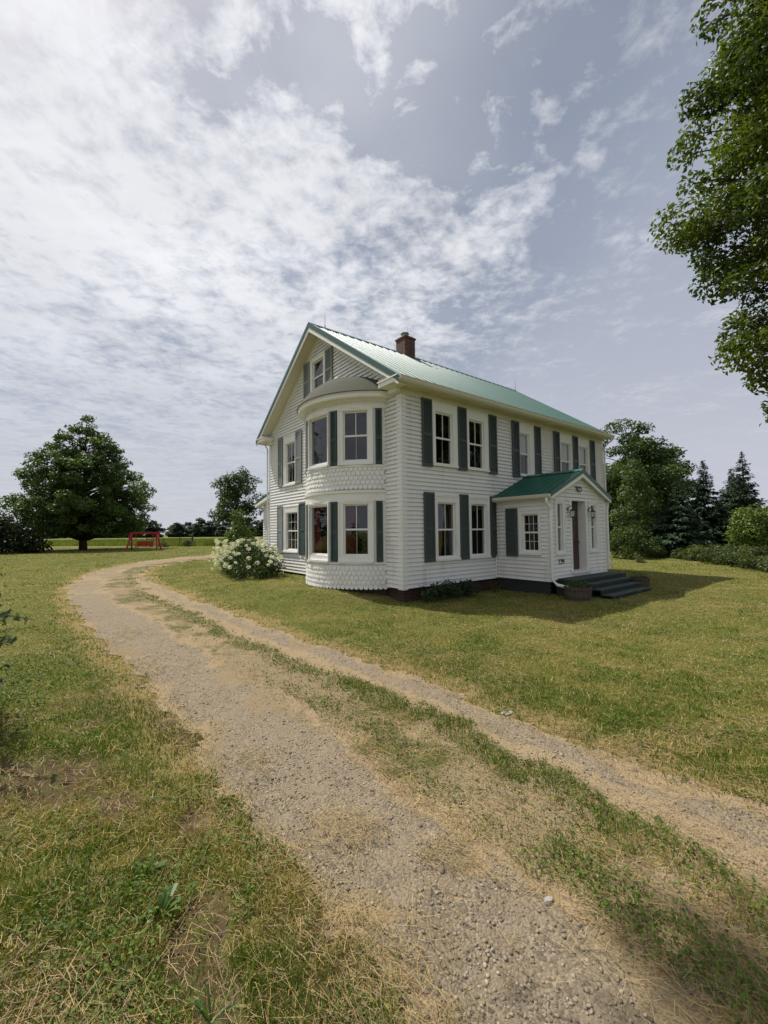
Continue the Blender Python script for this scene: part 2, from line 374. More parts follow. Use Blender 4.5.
# ------------------------------------------------------------------ ground
def ground_mat():
    m = bpy.data.materials.new('lawn_ground'); m.use_nodes = True; t = NT(m.node_tree)
    tcn = t.n('ShaderNodeTexCoord').outputs['Object']
    at = t.n('ShaderNodeAttribute', attribute_name='tint').outputs['Color']
    s = t.n('ShaderNodeSeparateColor'); t.link(at, s.inputs[0]); soil, dry, field = s.outputs
    a = t.noise(tcn, 0.45, 6, 0.65); b = t.noise(tcn, 2.3, 6, 0.65); c = t.noise(tcn, 38, 5, 0.7); e = t.noise(tcn, 9, 5, .65)
    green = t.mix(c, (0.045, 0.07, 0.012), (0.15, 0.165, 0.035))
    hay = t.mix(c, (0.16, 0.125, 0.04), (0.36, 0.27, 0.115))
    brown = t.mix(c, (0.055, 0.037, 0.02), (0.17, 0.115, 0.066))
    f = t.math('ADD', t.math('MULTIPLY', a, .6), t.math('ADD', t.math('MULTIPLY', b, .5), t.math('MULTIPLY', e, .35)))
    f = t.ramp(t.math('ADD', f, t.math('MULTIPLY', dry, .5)), 0.62, 1.05)
    k = t.mix(f, green, hay)
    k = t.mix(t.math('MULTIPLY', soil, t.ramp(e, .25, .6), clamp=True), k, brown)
    fld = t.mix(t.noise(tcn, 0.12, 6, .7), (0.085, 0.12, 0.022), (0.18, 0.175, 0.045))
    k = t.mix(field, k, fld)
    p = t.n('ShaderNodeBsdfPrincipled'); p.inputs['Roughness'].default_value = 0.95; p.inputs['Specular IOR Level'].default_value = 0.1
    t.link(k, p.inputs['Base Color'])
    bn = t.n('ShaderNodeBump'); bn.inputs['Strength'].default_value = 0.9; bn.inputs['Distance'].default_value = 0.03
    t.link(t.math('ADD', c, t.math('MULTIPLY', e, 1.0)), bn.inputs['Height']); t.link(bn.outputs[0], p.inputs['Normal'])
    o = t.n('ShaderNodeOutputMaterial'); t.link(p.outputs[0], o.inputs[0]); return m
def warp(n, lin, far):
    """n steps each side of 0: about even to `lin`, then growing to `far`"""
    t = np.linspace(0, 1, n); k = 7.5
    return lin*t*1.4 + (far-lin*1.4)*(np.exp(k*1.6*t**1.5)-1)/(np.exp(k*1.6)-1)
xs = warp(190, 9, 1800); xs = np.concatenate([-xs[:0:-1], xs])
yp = warp(300, 16, 2500); yn = -warp(40, 6, 300)[:0:-1]; ys = np.concatenate([yn, yp])
GX, GY = np.meshgrid(xs, ys); gx = GX.ravel(); gy = GY.ravel()
dA_all = np.full(len(gx), -50.0); nr = (np.hypot(gx, gy) < 60)
dl, dr, da = track(gx[nr], gy[nr])
dA_all[nr] = da
gzv = hgt(gx, gy)
gzv[nr] -= .03*sstep(-.05, .15, np.maximum(dl, dr)) + .02*sstep(.02, .2, da)     # the ruts are worn down, the sheet under them dips
soil_shade = np.zeros(len(gx)); dd = np.hypot(gx, gy)
soil_shade = np.where(gx < 0, sstep(.48, .62, fbm(gx*1.3+5, gy*1.3, 21, 3))*(1-sstep(3.5, 7, dd)), 0)
for cx_, cy_, rx, ry, an in ((-.80, 1.85, .16, .42, .35), (-.62, 1.55, .15, .25, .2), (-2.55, 3.0, .75, .45, .0), (-1.75, 2.75, .25, .2, 0.), (-1.15, 2.6, .14, .2, .4)):  # widest patch: bare soil, enlarged to stand in for shadow as well
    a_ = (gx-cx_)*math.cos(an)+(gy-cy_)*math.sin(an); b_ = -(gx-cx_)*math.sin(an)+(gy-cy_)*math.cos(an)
    k_ = 1-sstep(.6, 1.2, np.sqrt((a_/rx)**2+(b_/ry)**2)); soil_shade = np.maximum(soil_shade, k_); gzv = gzv-.025*k_*(gx < 5)
dryp = sstep(-.5, -.05, dA_all)*.8
fieldp = sstep(56, 64, gy + .25*(gx+30) + 4*(fbm(gx*.15, gy*.15, 31, 3)-.5))
nx, ny = len(xs), len(ys)
idx = (np.arange(ny-1)[:, None]*nx+np.arange(nx-1)[None]).ravel()
F = np.stack([idx, idx+1, idx+nx+1, idx+nx], 1)
ground = np_mesh('ground', np.stack([gx, gy, gzv], 1), F, ground_mat(), tint=np.stack([soil_shade, dryp, fieldp], 1), smooth=True)
tag(ground, 'mown yellow green lawn running out to flat fields', 'ground', kind='structure')

# gravel track: one sheet between its outer edges, both ruts and the strip between them
def resample(P, n):
    d = np.concatenate([[0], np.cumsum(np.hypot(*np.diff(P, axis=0).T))])
    # even in the log of the distance to the near end, so that near rows are finer
    t = (np.exp(np.linspace(0, 2.6, n))-1)/(math.exp(2.6)-1)*d[-1]
    return np.stack([np.interp(t, d, P[:, 0]), np.interp(t, d, P[:, 1])], 1)
NS, NTR = 420, 90
eL = resample(LR[:, :2], NS); eR = resample(RR[:, 2:], NS)
tt = np.linspace(-0.03, 1.03, NTR)
TP = eL[:, None]*(1-tt[None, :, None])+eR[:, None]*tt[None, :, None]
tx = TP[..., 0].ravel(); ty = TP[..., 1].ravel()
tl, tr_, ta = track(tx, ty)
rut = np.maximum(tl, tr_)
tz = hgt(tx, ty) + .004 - .022*sstep(-.05, .2, rut) + .012*(fbm(tx*14, ty*14, 41, 3)-.5)
tz = np.where(ta < -.0, tz-.03*sstep(0, .1, -ta)-.0, tz)
grav = sstep(-.06, .12, rut)*sstep(.30, .48, fbm(tx*1.6+9, ty*1.6, 43, 4)+.25*sstep(.1, .5, rut))
far = np.hypot(tx, ty)
grav = grav*(1-.55*sstep(9, 20, far))
strawm = sstep(.52, .72, fbm(tx*1.1, ty*1.1+3, 44, 4) + .25*np.exp(-(rut/.12)**2) + .55*np.exp(-((tr_-.14)/.2)**2)*(ta > .3)*(tr_ > 0))
grav = grav*(1-.9*np.exp(-((tr_-.12)/.17)**2)*(ta > .3))*np.where(tr_ > tl, .8, 1) 
grn = sstep(-.02, -.10, rut)*sstep(.42, .58, fbm(tx*1.5, ty*1.5, 45, 4)+.14*sstep(.45, .0, -tr_))
F = (np.arange(NS-1)[:, None]*NTR+np.arange(NTR-1)[None]).ravel(); F = np.stack([F, F+1, F+NTR+1, F+NTR], 1)
keep = (ta > -.04)[F].all(1)
def track_mat():
    m = bpy.data.materials.new('gravel_track'); m.use_nodes = True; t = NT(m.node_tree)
    tcn = t.n('ShaderNodeTexCoord').outputs['Object']
    at = t.n('ShaderNodeAttribute', attribute_name='tint').outputs['Color']
    s = t.n('ShaderNodeSeparateColor'); t.link(at, s.inputs[0]); g, st, gr = s.outputs
    fine = t.noise(tcn, 60, 6, 0.75); mid = t.noise(tcn, 6, 6, .65); big = t.noise(tcn, 1.3, 5, .6)
    vo = t.n('ShaderNodeTexVoronoi'); t.link(tcn, vo.inputs['Vector']); vo.inputs['Scale'].default_value = 70
    vs = t.n('ShaderNodeSeparateColor'); t.link(vo.outputs['Color'], vs.inputs[0])
    gravel = t.mix(vs.outputs[0], (0.145, 0.113, 0.076), (0.315, 0.26, 0.185))
    gravel = t.mix(t.ramp(mid, .4, .65), gravel, t.mix(fine, (0.175, 0.137, 0.09), (0.33, 0.265, 0.18)))
    sand = t.mix(fine, (0.20, 0.145, 0.082), (0.43, 0.325, 0.195))
    dirt = t.mix(fine, (0.15, 0.112, 0.066), (0.36, 0.28, 0.165))
    green = t.mix(fine, (0.05, 0.06, 0.015), (0.16, 0.15, 0.05))
    k = t.mix(t.ramp(t.math('ADD', st, t.math('MULTIPLY', mid, .5)), .35, .95), dirt, sand)
    k = t.mix(t.ramp(t.math('ADD', g, t.math('SUBTRACT', t.math('MULTIPLY', mid, .9), .45)), .3, .75), k, gravel)
    k = t.mix(t.math('MULTIPLY', gr, t.ramp(mid, .3, .6)), k, green)
    p = t.n('ShaderNodeBsdfPrincipled'); p.inputs['Roughness'].default_value = 0.95; p.inputs['Specular IOR Level'].default_value = 0.15
    t.link(k, p.inputs['Base Color'])
    bn = t.n('ShaderNodeBump'); bn.inputs['Strength'].default_value = 0.8; bn.inputs['Distance'].default_value = 0.012
    t.link(t.math('ADD', t.math('MULTIPLY', vo.outputs['Distance'], -1.0), fine), bn.inputs['Height']); t.link(bn.outputs[0], p.inputs['Normal'])
    o = t.n('ShaderNodeOutputMaterial'); t.link(p.outputs[0], o.inputs[0]); return m
drive = np_mesh('driveway', np.stack([tx, ty, tz], 1), F[keep], track_mat(), tint=np.stack([grav, strawm, grn], 1), smooth=True)
tag(drive, 'curving gravel and dirt track with two worn ruts', 'driveway', kind='structure')

# ------------------------------------------------------------------ farmhouse (own axes: x along the front, y along the gable end, z up)
house = empty('farmhouse', (C0[0], C0[1], 0.0), YAW)
tag(house, 'white clapboard farmhouse with green metal roof and round two storey bay', 'house')
UL, VW = 10.32, 7.9             # length of the front, width of the gable end
ZB, ZE = 0.33, 5.2               # bottom of the siding, soffit
VM, ZR, OV = VW/2, 8.26, 0.36    # ridge
SO = .13                         # side overhang of the porch roof
SL = (ZR-5.31)/(VM+OV)
Tf = lambda p: (p[0], -p[1], p[2])                 # front wall: a along x, b out of the wall
Tg = lambda p: (-p[1], p[0], p[2])                 # gable end: a along y, b out
Tr = lambda p: (UL+p[1], p[0], p[2])               # far end
Tb = lambda p: (p[0], VW+p[1], p[2])               # rear
CH = 0.1045
def siding(name, T, a0, a1, z0, z1, holes=(), limit=None, parent=house):
    mb = MB(T); n = int(math.ceil((z1-z0)/CH))
    for i in range(n):
        zb, zt = z0+i*CH, min(z0+(i+1)*CH, z1); zm = (zb+zt)/2
        lo, hi = (a0, a1) if not limit else limit(zm)
        if hi-lo < .02: continue
        segs = [(lo, hi)]
        for (h0, h1, k0, k1) in holes:
            if k0 < zm < k1:
                ns = []
                for s0, s1 in segs:
                    if h1 <= s0 or h0 >= s1: ns.append((s0, s1)); continue
                    if h0 > s0: ns.append((s0, h0))
                    if h1 < s1: ns.append((h1, s1))
                segs = ns
        for s0, s1 in segs:
            ob, ot = .040, .006
            mb.quad((s0, ob, zb), (s1, ob, zb), (s1, ot, zt+.014), (s0, ot, zt+.014))
            zu = zb+.018
            mb.quad((s0, ot-.002, zu), (s1, ot-.002, zu), (s1, ob-.006, zu), (s0, ob-.006, zu)); mb.quad((s0, ob-.006, zu), (s1, ob-.006, zu), (s1, ob, zb), (s0, ob, zb))
    return mb.build(name, M['siding'], parent)

def window(T, s, cas, parent=house, style='2v', curtain=None, sill=True, header=True, depth=.042, zmeet=None, shutters=None):
    """s = (a0,a1,z0,z1) glass opening, cas = outer edge of the casing boards"""
    a0, a1, z0, z1 = s; c0, c1, k0, k1 = cas
    gx_ = min(.032, (a1-a0)*.08); a0 -= gx_; a1 += gx_; z0 -= .03; z1 += .03
    m = MB(T)
    m.box(c0, a0, .0, depth, k0, k1); m.box(a1, c1, .0, depth, k0, k1)
    m.box(a0, a1, .0, depth-.002, k0, z0); m.box(a0, a1, .0, depth-.002, z1, k1)
    # back-band along the outer edge, and jambs going in
    for (x0, x1) in ((c0-.012, c0+.022), (c1-.022, c1+.012)): m.box(x0, x1, .0, depth+.016, k0-.004, k1+.004)
    m.box(c0+.022, c1-.022, .0, depth+.012, k1-.03, k1+.004)
    m.box(a0-.02, a0, -.12, .0, z0-.02, z1+.02); m.box(a1, a1+.02, -.12, .0, z0-.02, z1+.02)
    m.box(a0, a1, -.12, .0, z1, z1+.02); m.box(a0, a1, -.12, .0, z0-.02, z0)
    if sill: m.box(c0-.01, c1+.01, depth-.002, depth+.045, k0-.006, k0+.045)
    win = m.build('window', M['trim'], parent)
    f = MB(T); w_ = gx_+.004; zm = zmeet if zmeet else (z0+z1)/2+.01
    f.box(a0, a0+w_, -.055, -.012, z0, z1); f.box(a1-w_, a1, -.055, -.012, z0, z1)
    f.box(a0+w_, a1-w_, -.055, -.012, z0, z0+w_*1.2); f.box(a0+w_, a1-w_, -.055, -.012, z1-w_, z1)
    am = (a0+a1)/2
    if style != 'pic': f.box(a0+w_, a1-w_, -.05, -.006, zm-.022, zm+.022)
    if style == '2v':
        f.box(am-.009, am+.009, -.045, -.022, zm+.022, z1-w_); f.box(am-.005, am+.005, -.057, -.046, z0+w_*1.2, zm-.022)
    if style == 'grid':
        for q in (1, 2): x = a0+w_+(a1-a0-2*w_)*q/3; f.box(x-.005, x+.005, -.045, -.025, zm+.022, z1-w_); f.box(x-.005, x+.005, -.055, -.034, z0+w_*1.2, zm-.022)
        z_ = (zm+z1-w_)/2; f.box(a0+w_, a1-w_, -.044, -.026, z_-.005, z_+.005)
        z_ = (zm+z0+w_)/2; f.box(a0+w_, a1-w_, -.054, -.036, z_-.005, z_+.005)
    f.build('sash', M['trim'], win)
    g = MB(T)
    if style == 'pic': g.quad((a0+w_, -.03, z0+w_), (a1-w_, -.03, z0+w_), (a1-w_, -.03, z1-w_), (a0+w_, -.03, z1-w_))
    else:
        g.quad((a0+w_, -.028, zm), (a1-w_, -.028, zm), (a1-w_, -.028, z1-w_), (a0+w_, -.028, z1-w_))
        g.quad((a0+w_, -.046, z0+w_), (a1-w_, -.046, z0+w_), (a1-w_, -.046, zm), (a0+w_, -.046, zm))
    g.build('pane', M['glass'], win)
    if curtain == 'glare_blind':
        b = MB(T); b.box(a0+.02, a1-.02, -.10, -.092, zm-.02, z1-.01); b.build('glare_blind', M['clothglare'], win)  # pale sheet behind the upper sash, painting in the sky's reflection
    elif curtain:
        c = MB(T); n = 26
        for (q0, q1, tie) in curtain[1]:
            pts = []
            for j in range(9):
                zt = z1-.01-(z1-z0)*j/8
                sq = 1-tie*math.sin(PI*min(1, j/6))*.55
                for i in range(n+1):
                    t = i/n; x = (q0+(q1-q0)*t*sq) if tie >= 0 else (q1-(q1-q0)*(1-t)*(1+tie*math.sin(PI*min(1, j/6))*.55))
                    pts.append((a0+(a1-a0)*x, -.15+.022*math.sin(i*1.9)+.01*math.sin(j+i*.4), zt))
            c.add(pts, [(j*(n+1)+i, j*(n+1)+i+1, (j+1)*(n+1)+i+1, (j+1)*(n+1)+i) for j in range(8) for i in range(n)])
        c.build('curtain', M[curtain[0]], win, smooth=True)
    return win

def shutter(T, a0, a1, z0, z1, mat, off=.05, parent=house):
    m = MB(T); w_ = min(.05, (a1-a0)*.22); zm = z0+(z1-z0)*.47
    m.box(a0, a0+w_, off, off+.03, z0, z1); m.box(a1-w_, a1, off, off+.03, z0, z1)
    for (k0, k1) in ((z0, z0+.07), (zm-.035, zm+.035), (z1-.06, z1)): m.box(a0+w_, a1-w_, off+.002, off+.027, k0, k1)
    for (k0, k1) in ((z0+.07, zm-.035), (zm+.035, z1-.06)):
        n = int((k1-k0)/.036)
        for i in range(n):
            z = k0+(i+.5)*(k1-k0)/n
            m.add([(a0+w_, off+.022, z-.018), (a1-w_, off+.022, z-.018), (a1-w_, off+.006, z+.019), (a0+w_, off+.006, z+.019)], [(0, 1, 2, 3)])
    m.box(a0+w_*.5, a1-w_*.5, off-.012, off+.002, z0+.03, z1-.03)
    return m.build('shutter', mat, parent)

# --- openings of the front wall
F2 = [(1.16, 1.74, '2v', None), (2.46, 3.05, '2v', None), (4.82, 5.30, 'one', 'glare_blind'), (7.24, 7.84, 'one', 'glare_blind'), (8.48, 9.06, 'one', 'glare_blind')]  # pale sheets in the last three stand in for reflected sky
S2 = [(.63, .98), (1.95, 2.30), (3.26, 3.62), (4.38, 4.74), (5.57, 5.93), (6.74, 7.09), (7.97, 8.34), (9.22, 9.60)]
C2 = [(1.0, 1.93), (2.32, 3.24), (4.76, 5.55), (7.11, 7.95), (8.36, 9.20)]
F1 = [(1.19, 1.79, '2v', ('redcloth', [(0, .42, .5)])), (2.49, 3.07, '2v', None)]
S1 = [(.66, 1.02), (1.97, 2.31), (3.25, 3.52)]
C1 = [(1.05, 1.95), (2.34, 3.22)]
PU0, PU1, PV = 3.54, 6.56, -1.72    # the porch
holes = [(c[0]+.01, c[1]-.01, 3.40, 5.06) for c in C2] + [(c[0]+.01, c[1]-.01, .95, 2.62) for c in C1] + [(PU0+.03, PU1-.03, 0, 2.75)]
siding('wall', Tf, .0, UL, ZB, 5.06, holes)
for (a0, a1, st, cu), c in zip(F2, C2): window(Tf, (a0, a1, 3.46, 4.77 if st == '2v' else 4.71), (c[0], c[1], 3.38, 5.052), style=st, curtain=cu)
for (a0, a1, st, cu), c in zip(F1, C1): window(Tf, (a0, a1, 1.04, 2.41), (c[0], c[1], .94, 2.62), style=st, curtain=cu)
for a in S2: shutter(Tf, a[0], a[1], 3.33, 5.06, M['shutter'])
for a in S1: shutter(Tf, a[0], a[1], .93, 2.68, M['shutter'])

# --- gable end and the bay
BV0, BV1, BB = .6, 4.05, 1.10
bh = (BV1-BV0)/2; BCV = (BV0+BV1)/2; BR = (bh*bh+BB*BB)/(2*BB); BCU = BR-BB
BA = math.asin(bh/BR)
rake = lambda z: (max(0, (z-5.06)/SL-.06 if z > 5.2 else 0), VW-max(0, (z-5.06)/SL-.06 if z > 5.2 else 0))
def glimit(z):
    if z <= 5.2: return (0, VW)
    d = (z-(5.33-OV*0))/SL - OV + .02 + .12
    d = max(0, (z-5.33)/SL-OV+.2)
    return (d, VW-d)
GH = [(3.60, 4.50, 6.08, 7.34), (5.62, 6.56, 3.37, 5.17), (5.45, 6.58, 1.0, 2.64), (BV0+.05, BV1-.05, 0, 5.22)]
siding('wall', Tg, 0, VW, ZB, 8.0, GH, glimit)
siding('wall', Tr, 0, VW, ZB, 8.0, (), glimit)
siding('wall', Tb, 0, UL, ZB, 5.2)
window(Tg, (3.73, 4.37, 6.18, 7.20), (3.58, 4.52, 6.06, 7.36), style='one')
window(Tg, (5.72, 6.40, 3.48, 4.87), (5.61, 6.57, 3.36, 5.17), style='2v', curtain=('clothglare', [(0, .3, .3)]))
window(Tg, (5.52, 6.40, 1.12, 2.38), (5.44, 6.59, 1.0, 2.64), style='grid')
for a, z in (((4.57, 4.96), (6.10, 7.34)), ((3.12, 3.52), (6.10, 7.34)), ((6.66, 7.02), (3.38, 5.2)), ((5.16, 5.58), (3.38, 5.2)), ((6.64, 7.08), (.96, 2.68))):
    shutter(Tg, a[0], a[1], z[0], z[1], M['shutterskylit'])
shutter(Tg, 4.88, 5.30, .96, 2.68, M['shuttergreen'])

def bp(ang, r): return (BCU-r*math.cos(ang), BCV+r*math.sin(ang))
def bend(r): return math.acos(BCU/r) if r > BCU else 0
BWIN = [(-41.3, 13.6, 8.9), (-5.2, 13.8, 12.4), (31, 13.6, 8.9)]          # angle, half casing, half glass
BSH = [(-59.3, 2.5), (-23.5, 3.0), (13.0, 3.0), (49.0, 3.0)]
# plain curved board behind the windows, left open where they are, plus the bands between the storeys
m = MB()
def curved(mb, a0, a1, r, z0, z1, n=10):
    for i in range(n):
        t0, t1 = a0+(a1-a0)*i/n, a0+(a1-a0)*(i+1)/n
        p, q = bp(t0, r), bp(t1, r); mb.quad((*p, z0), (*q, z0), (*q, z1), (*p, z1))
edges = [-BA]+[x for a, hc, _ in BWIN for x in (math.radians(a-hc), math.radians(a+hc))]+[BA]
for z0, z1 in ((.92, 2.52), (3.40, 4.86)):
    for i in range(0, len(edges), 2): curved(m, edges[i], edges[i+1], BR-.004, z0, z1)
for prof in ([(BR-.02, 2.47), (BR+.02, 2.475), (BR+.025, 2.66), (BR+.05, 2.68), (BR+.055, 2.745), (BR, 2.75)],
             [(BR-.02, 4.82), (BR+.02, 4.825), (BR+.022, 5.0), (BR-.02, 5.0)],
             [(BR-.02, .88), (BR+.03, .885), (BR+.033, .925), (BR-.02, .93)], [(BR-.02, 3.33), (BR+.03, 3.335), (BR+.033, 3.385), (BR-.02, 3.39)],
             [(BR-.02, .30), (BR-.02, .90)], [(BR-.02, 2.74), (BR-.02, 3.36)]):
    n = 40
    for (r0, z0), (r1, z1) in zip(prof[:-1], prof[1:]):
        for i in range(n):
            t0, t1 = -BA+2*BA*i/n, -BA+2*BA*(i+1)/n
            m.quad((*bp(t0, r0), z0), (*bp(t1, r0), z0), (*bp(t1, r1), z1), (*bp(t0, r1), z1))
m.box(-.012, .03, BV0-.075, BV0+.01, ZB-.02, 5.0); m.box(-.012, .03, BV1-.01, BV1+.075, ZB-.02, 5.0)
m.build('bay_wall', M['trim'], house)
# fish-scale shingles
def scales(z0, rows, name):
    s = MB(); RH, TW = .116, .118; n = int(2*BA*BR/TW); da_ = 2*BA/n
    for j in range(rows+1):
        zb = z0+j*RH; zt = min(zb+RH*1.25, z0+rows*RH+.02)
        if j == rows: continue
        for i in range(-1, n+1):
            c = -BA+(i+.5+(.5 if j % 2 else 0))*da_
            if c-da_*.5 < -BA-.002 or c+da_*.5 > BA+.002: continue
            tilt = random.uniform(-.004, .004); lo = []; li = []
            K = 7
            for q in range(K+1):
                x = -1+2*q/K; drop = math.sqrt(max(0, 1-x*x))*.045
                ang = c+x*da_*.475; lo.append((*bp(ang, BR+.025+tilt), zb+.045-drop)); li.append((*bp(ang, BR-.0), zb+.047-drop))
            tl = (*bp(c-da_*.475, BR+.004), zt); tr2 = (*bp(c+da_*.475, BR+.004), zt)
            s.add(lo+[tr2, tl], [tuple(range(K+3))])
            s.add(lo+li, [(q, K+1+q, K+2+q, q+1) for q in range(K)])
    s.build(name, M['scale'], house)
scales(.265, 5, 'scalloped_shingles')
scales(2.77, 5, 'scalloped_shingles')
for a, hc, hg in BWIN:
    A = math.radians(a); hw = BR*math.sin(math.radians(hc)); hgw = BR*math.sin(math.radians(hg)); dch = BR*math.cos(math.radians(hc))
    n_ = (-math.cos(A), math.sin(A)); t_ = (math.sin(A), math.cos(A))
    T = lambda p, n_=n_, t_=t_, dch=dch: (BCU+n_[0]*(dch+p[1])+t_[0]*p[0], BCV+n_[1]*(dch+p[1])+t_[1]*p[0], p[2])
    pic = hg > 10
    # local a runs towards +y; from outside that is to the left
    window(T, (-hgw, hgw, 1.13, 2.37), (-hw, hw, .935, 2.468), style='pic' if pic else '2v', curtain=('redcloth', [(0, 1, 0)] if a > 20 else [(.62, 1, -.6)] if pic else [(.55, 1, -.5)]), depth=.05)
    window(T, (-hgw, hgw, 3.52, 4.74), (-hw, hw, 3.395, 4.82), style='pic' if pic else '2v', curtain=('redcloth', [(0, 1, 0)]) if a > 20 else None, depth=.05)
for a, hs in BSH:
    A = math.radians(a); hw = BR*math.sin(math.radians(hs))
    n_ = (-math.cos(A), math.sin(A)); t_ = (math.sin(A), math.cos(A))
    T = lambda p, n_=n_, t_=t_: (BCU+n_[0]*(BR+p[1])+t_[0]*p[0], BCV+n_[1]*(BR+p[1])+t_[1]*p[0], p[2])
    shutter(T, -hw, hw, .95, 2.465, M['shuttergreen'], off=.005)
    shutter(T, -hw, hw, 3.40, 4.815, M['shuttergreen'], off=.005)
# bay cornice and its low rounded roof
m = MB(); n = 48
prof = [(BR+.02, 4.99), (BR+.05, 5.0), (BR+.06, 5.03), (BR+.21, 5.05), (BR+.225, 5.075), (BR+.225, 5.15), (BR+.25, 5.165), (BR+.25, 5.195), (BR+.1, 5.205)]
for (r0, z0), (r1, z1) in zip(prof[:-1], prof[1:]):
    e0, e1 = bend(r0), bend(r1)
    for i in range(n):
        f0, f1 = -1+2*i/n, -1+2*(i+1)/n
        m.quad((*bp(f0*e0, r0), z0), (*bp(f1*e0, r0), z0), (*bp(f1*e1, r1), z1), (*bp(f0*e1, r1), z1))
for i in range(46):     # small dentils under the cornice
    t = -BA+2*BA*(i+.5)/46; p, q = bp(t-.012, BR+.02), bp(t+.012, BR+.02); p2, q2 = bp(t-.012, BR+.05), bp(t+.012, BR+.05)
    m.add([(*p, 4.95), (*q, 4.95), (*q2, 4.95), (*p2, 4.95), (*p, 4.988), (*q, 4.988), (*q2, 4.988), (*p2, 4.988)], [(0, 1, 2, 3), (0, 1, 5, 4), (1, 2, 6, 5), (2, 3, 7, 6), (3, 0, 4, 7)])
cor = m.build('bay_cornice', M['trim'], house)
m = MB(); RW = bend(BR+.27); NR_ = 14; half = (BR+.27)*math.sin(RW)
apu = -.012
vs = []
for j in range(NR_+1):
    q = j/NR_                       # 0 = wall centre point, 1 = eave
    for i in range(n+1):
        f0 = -1+2*i/n
        ex, ey = bp(f0*RW, BR+.27)
        x = apu+(ex-apu)*q; y = BCV+.25*(1-q)+(ey-BCV)*q
        z = 5.205+.86*(1-q**2.2)+.012*(math.floor(q*11)-q*11)*-1*(q < .98)
        vs.append((min(x, apu), y, z))
m.add(vs, [(j*(n+1)+i, j*(n+1)+i+1, (j+1)*(n+1)+i+1, (j+1)*(n+1)+i) for j in range(NR_) for i in range(n)])
edge = [vs[NR_*(n+1)+i] for i in range(n+1)]
m.add(edge+[(x, y, z-.02) for x, y, z in edge], [(i, i+1, n+2+i, n+1+i) for i in range(n)])
m.build('bay_roof', M['shingle'], house)

# --- corner boards, frieze
m = MB(); m.box(-.03, .13, -.03, .0, ZB-.03, 5.05); m.box(-.031, .0, .0, .15, ZB-.03, 5.05); m.build('corner_board', M['trim'], house)
m = MB(); m.box(UL-.13, UL+.03, -.03, .0, ZB-.03, 5.05); m.box(UL, UL+.031, 0, .13, ZB-.03, 5.05); m.build('corner_board', M['trim'], house)
m = MB(); m.box(-.03, .0, VW-.13, VW+.03, ZB-.03, 5.05); m.build('corner_board', M['trim'], house)
m = MB(); m.box(-.034, UL+.034, -.034, .0, 5.055, 5.2); m.box(-.036, UL+.03, -.05, -.034, 5.155, 5.198); m.build('frieze', M['soffit'], house)
m = MB(); m.box(-.034, 0, 0, .5, 5.055, 5.2); m.build('frieze', M['soffit'], house)
m = MB(); m.box(-.034, 0, VW-.5, VW, 5.055, 5.2); m.build('frieze', M['soffit'], house)
# --- main roof
RX0, RX1 = -.40, UL+.05
fz = lambda v: 5.31+SL*(v+OV)
m = MB(); th = .035
for s in (1, -1):
    Y = (lambda v: v) if s == 1 else (lambda v: VW-v)
    a, b = -OV-.03, VM
    m.add([(RX0, Y(a), fz(a)), (RX1, Y(a), fz(a)), (RX1, Y(b), fz(b)), (RX0, Y(b), fz(b)), (RX0, Y(a), fz(a)-th), (RX1, Y(a), fz(a)-th), (RX1, Y(b), fz(b)-th), (RX0, Y(b), fz(b)-th)],
          [(0, 1, 2, 3), (7, 6, 5, 4), (0, 4, 5, 1), (1, 5, 6, 2), (3, 2, 6, 7), (0, 3, 7, 4)])
    k = 0; x = RX0+.12
    while x < RX1-.08:
        w2, hh = (.026, .034) if k % 3 == 0 else (.014, .010)
        p = [(x-w2, fz), (x-w2*.5, hh), (x+w2*.5, hh), (x+w2, 0)]
        pts = []
        for v in (a, b):
            pts += [(x-w2, Y(v), fz(v)+.001), (x-w2*.5, Y(v), fz(v)+hh), (x+w2*.5, Y(v), fz(v)+hh), (x+w2, Y(v), fz(v)+.001)]
        m.add(pts, [(0, 1, 5, 4), (1, 2, 6, 5), (2, 3, 7, 6), (0, 3, 2, 1)])
        x += .1; k += 1
roof = m.build('roof', M['roof'], house)
m = MB()
zr_ = fz(VM)
m.prism([(RX0-.02, VM-.17, zr_-.17*SL+.035), (RX0-.02, VM, zr_+.05), (RX0-.02, VM+.17, zr_-.17*SL+.035), (RX0-.02, VM, zr_+.03)], (RX1-RX0+.04, 0, 0))
m.build('ridge_cap', M['rake'], roof)
for x0, x1 in ((RX0-.03, RX0+.07), (RX1-.07, RX1+.03)):       # green metal edge trim along both gables
    m = MB()
    for s in (1, -1):
        Y = (lambda v: v) if s == 1 else (lambda v: VW-v)
        a, b = -OV-.04, VM
        lo, hi = (x0, x0+.02) if x0 < 1 else (x1-.02, x1)
        m.add([(x0, Y(a), fz(a)+.03), (x1, Y(a), fz(a)+.03), (x1, Y(b), fz(b)+.03), (x0, Y(b), fz(b)+.03)], [(0, 1, 2, 3)])
        m.add([(lo, Y(a), fz(a)+.03), (lo, Y(b), fz(b)+.03), (lo, Y(b), fz(b)-.12), (lo, Y(a), fz(a)-.12), (hi, Y(a), fz(a)+.029), (hi, Y(b), fz(b)+.029), (hi, Y(b), fz(b)-.12), (hi, Y(a), fz(a)-.12)],
              [(0, 1, 2, 3), (4, 7, 6, 5), (3, 2, 6, 7)])
    m.build('rake_trim', M['rake'], roof)
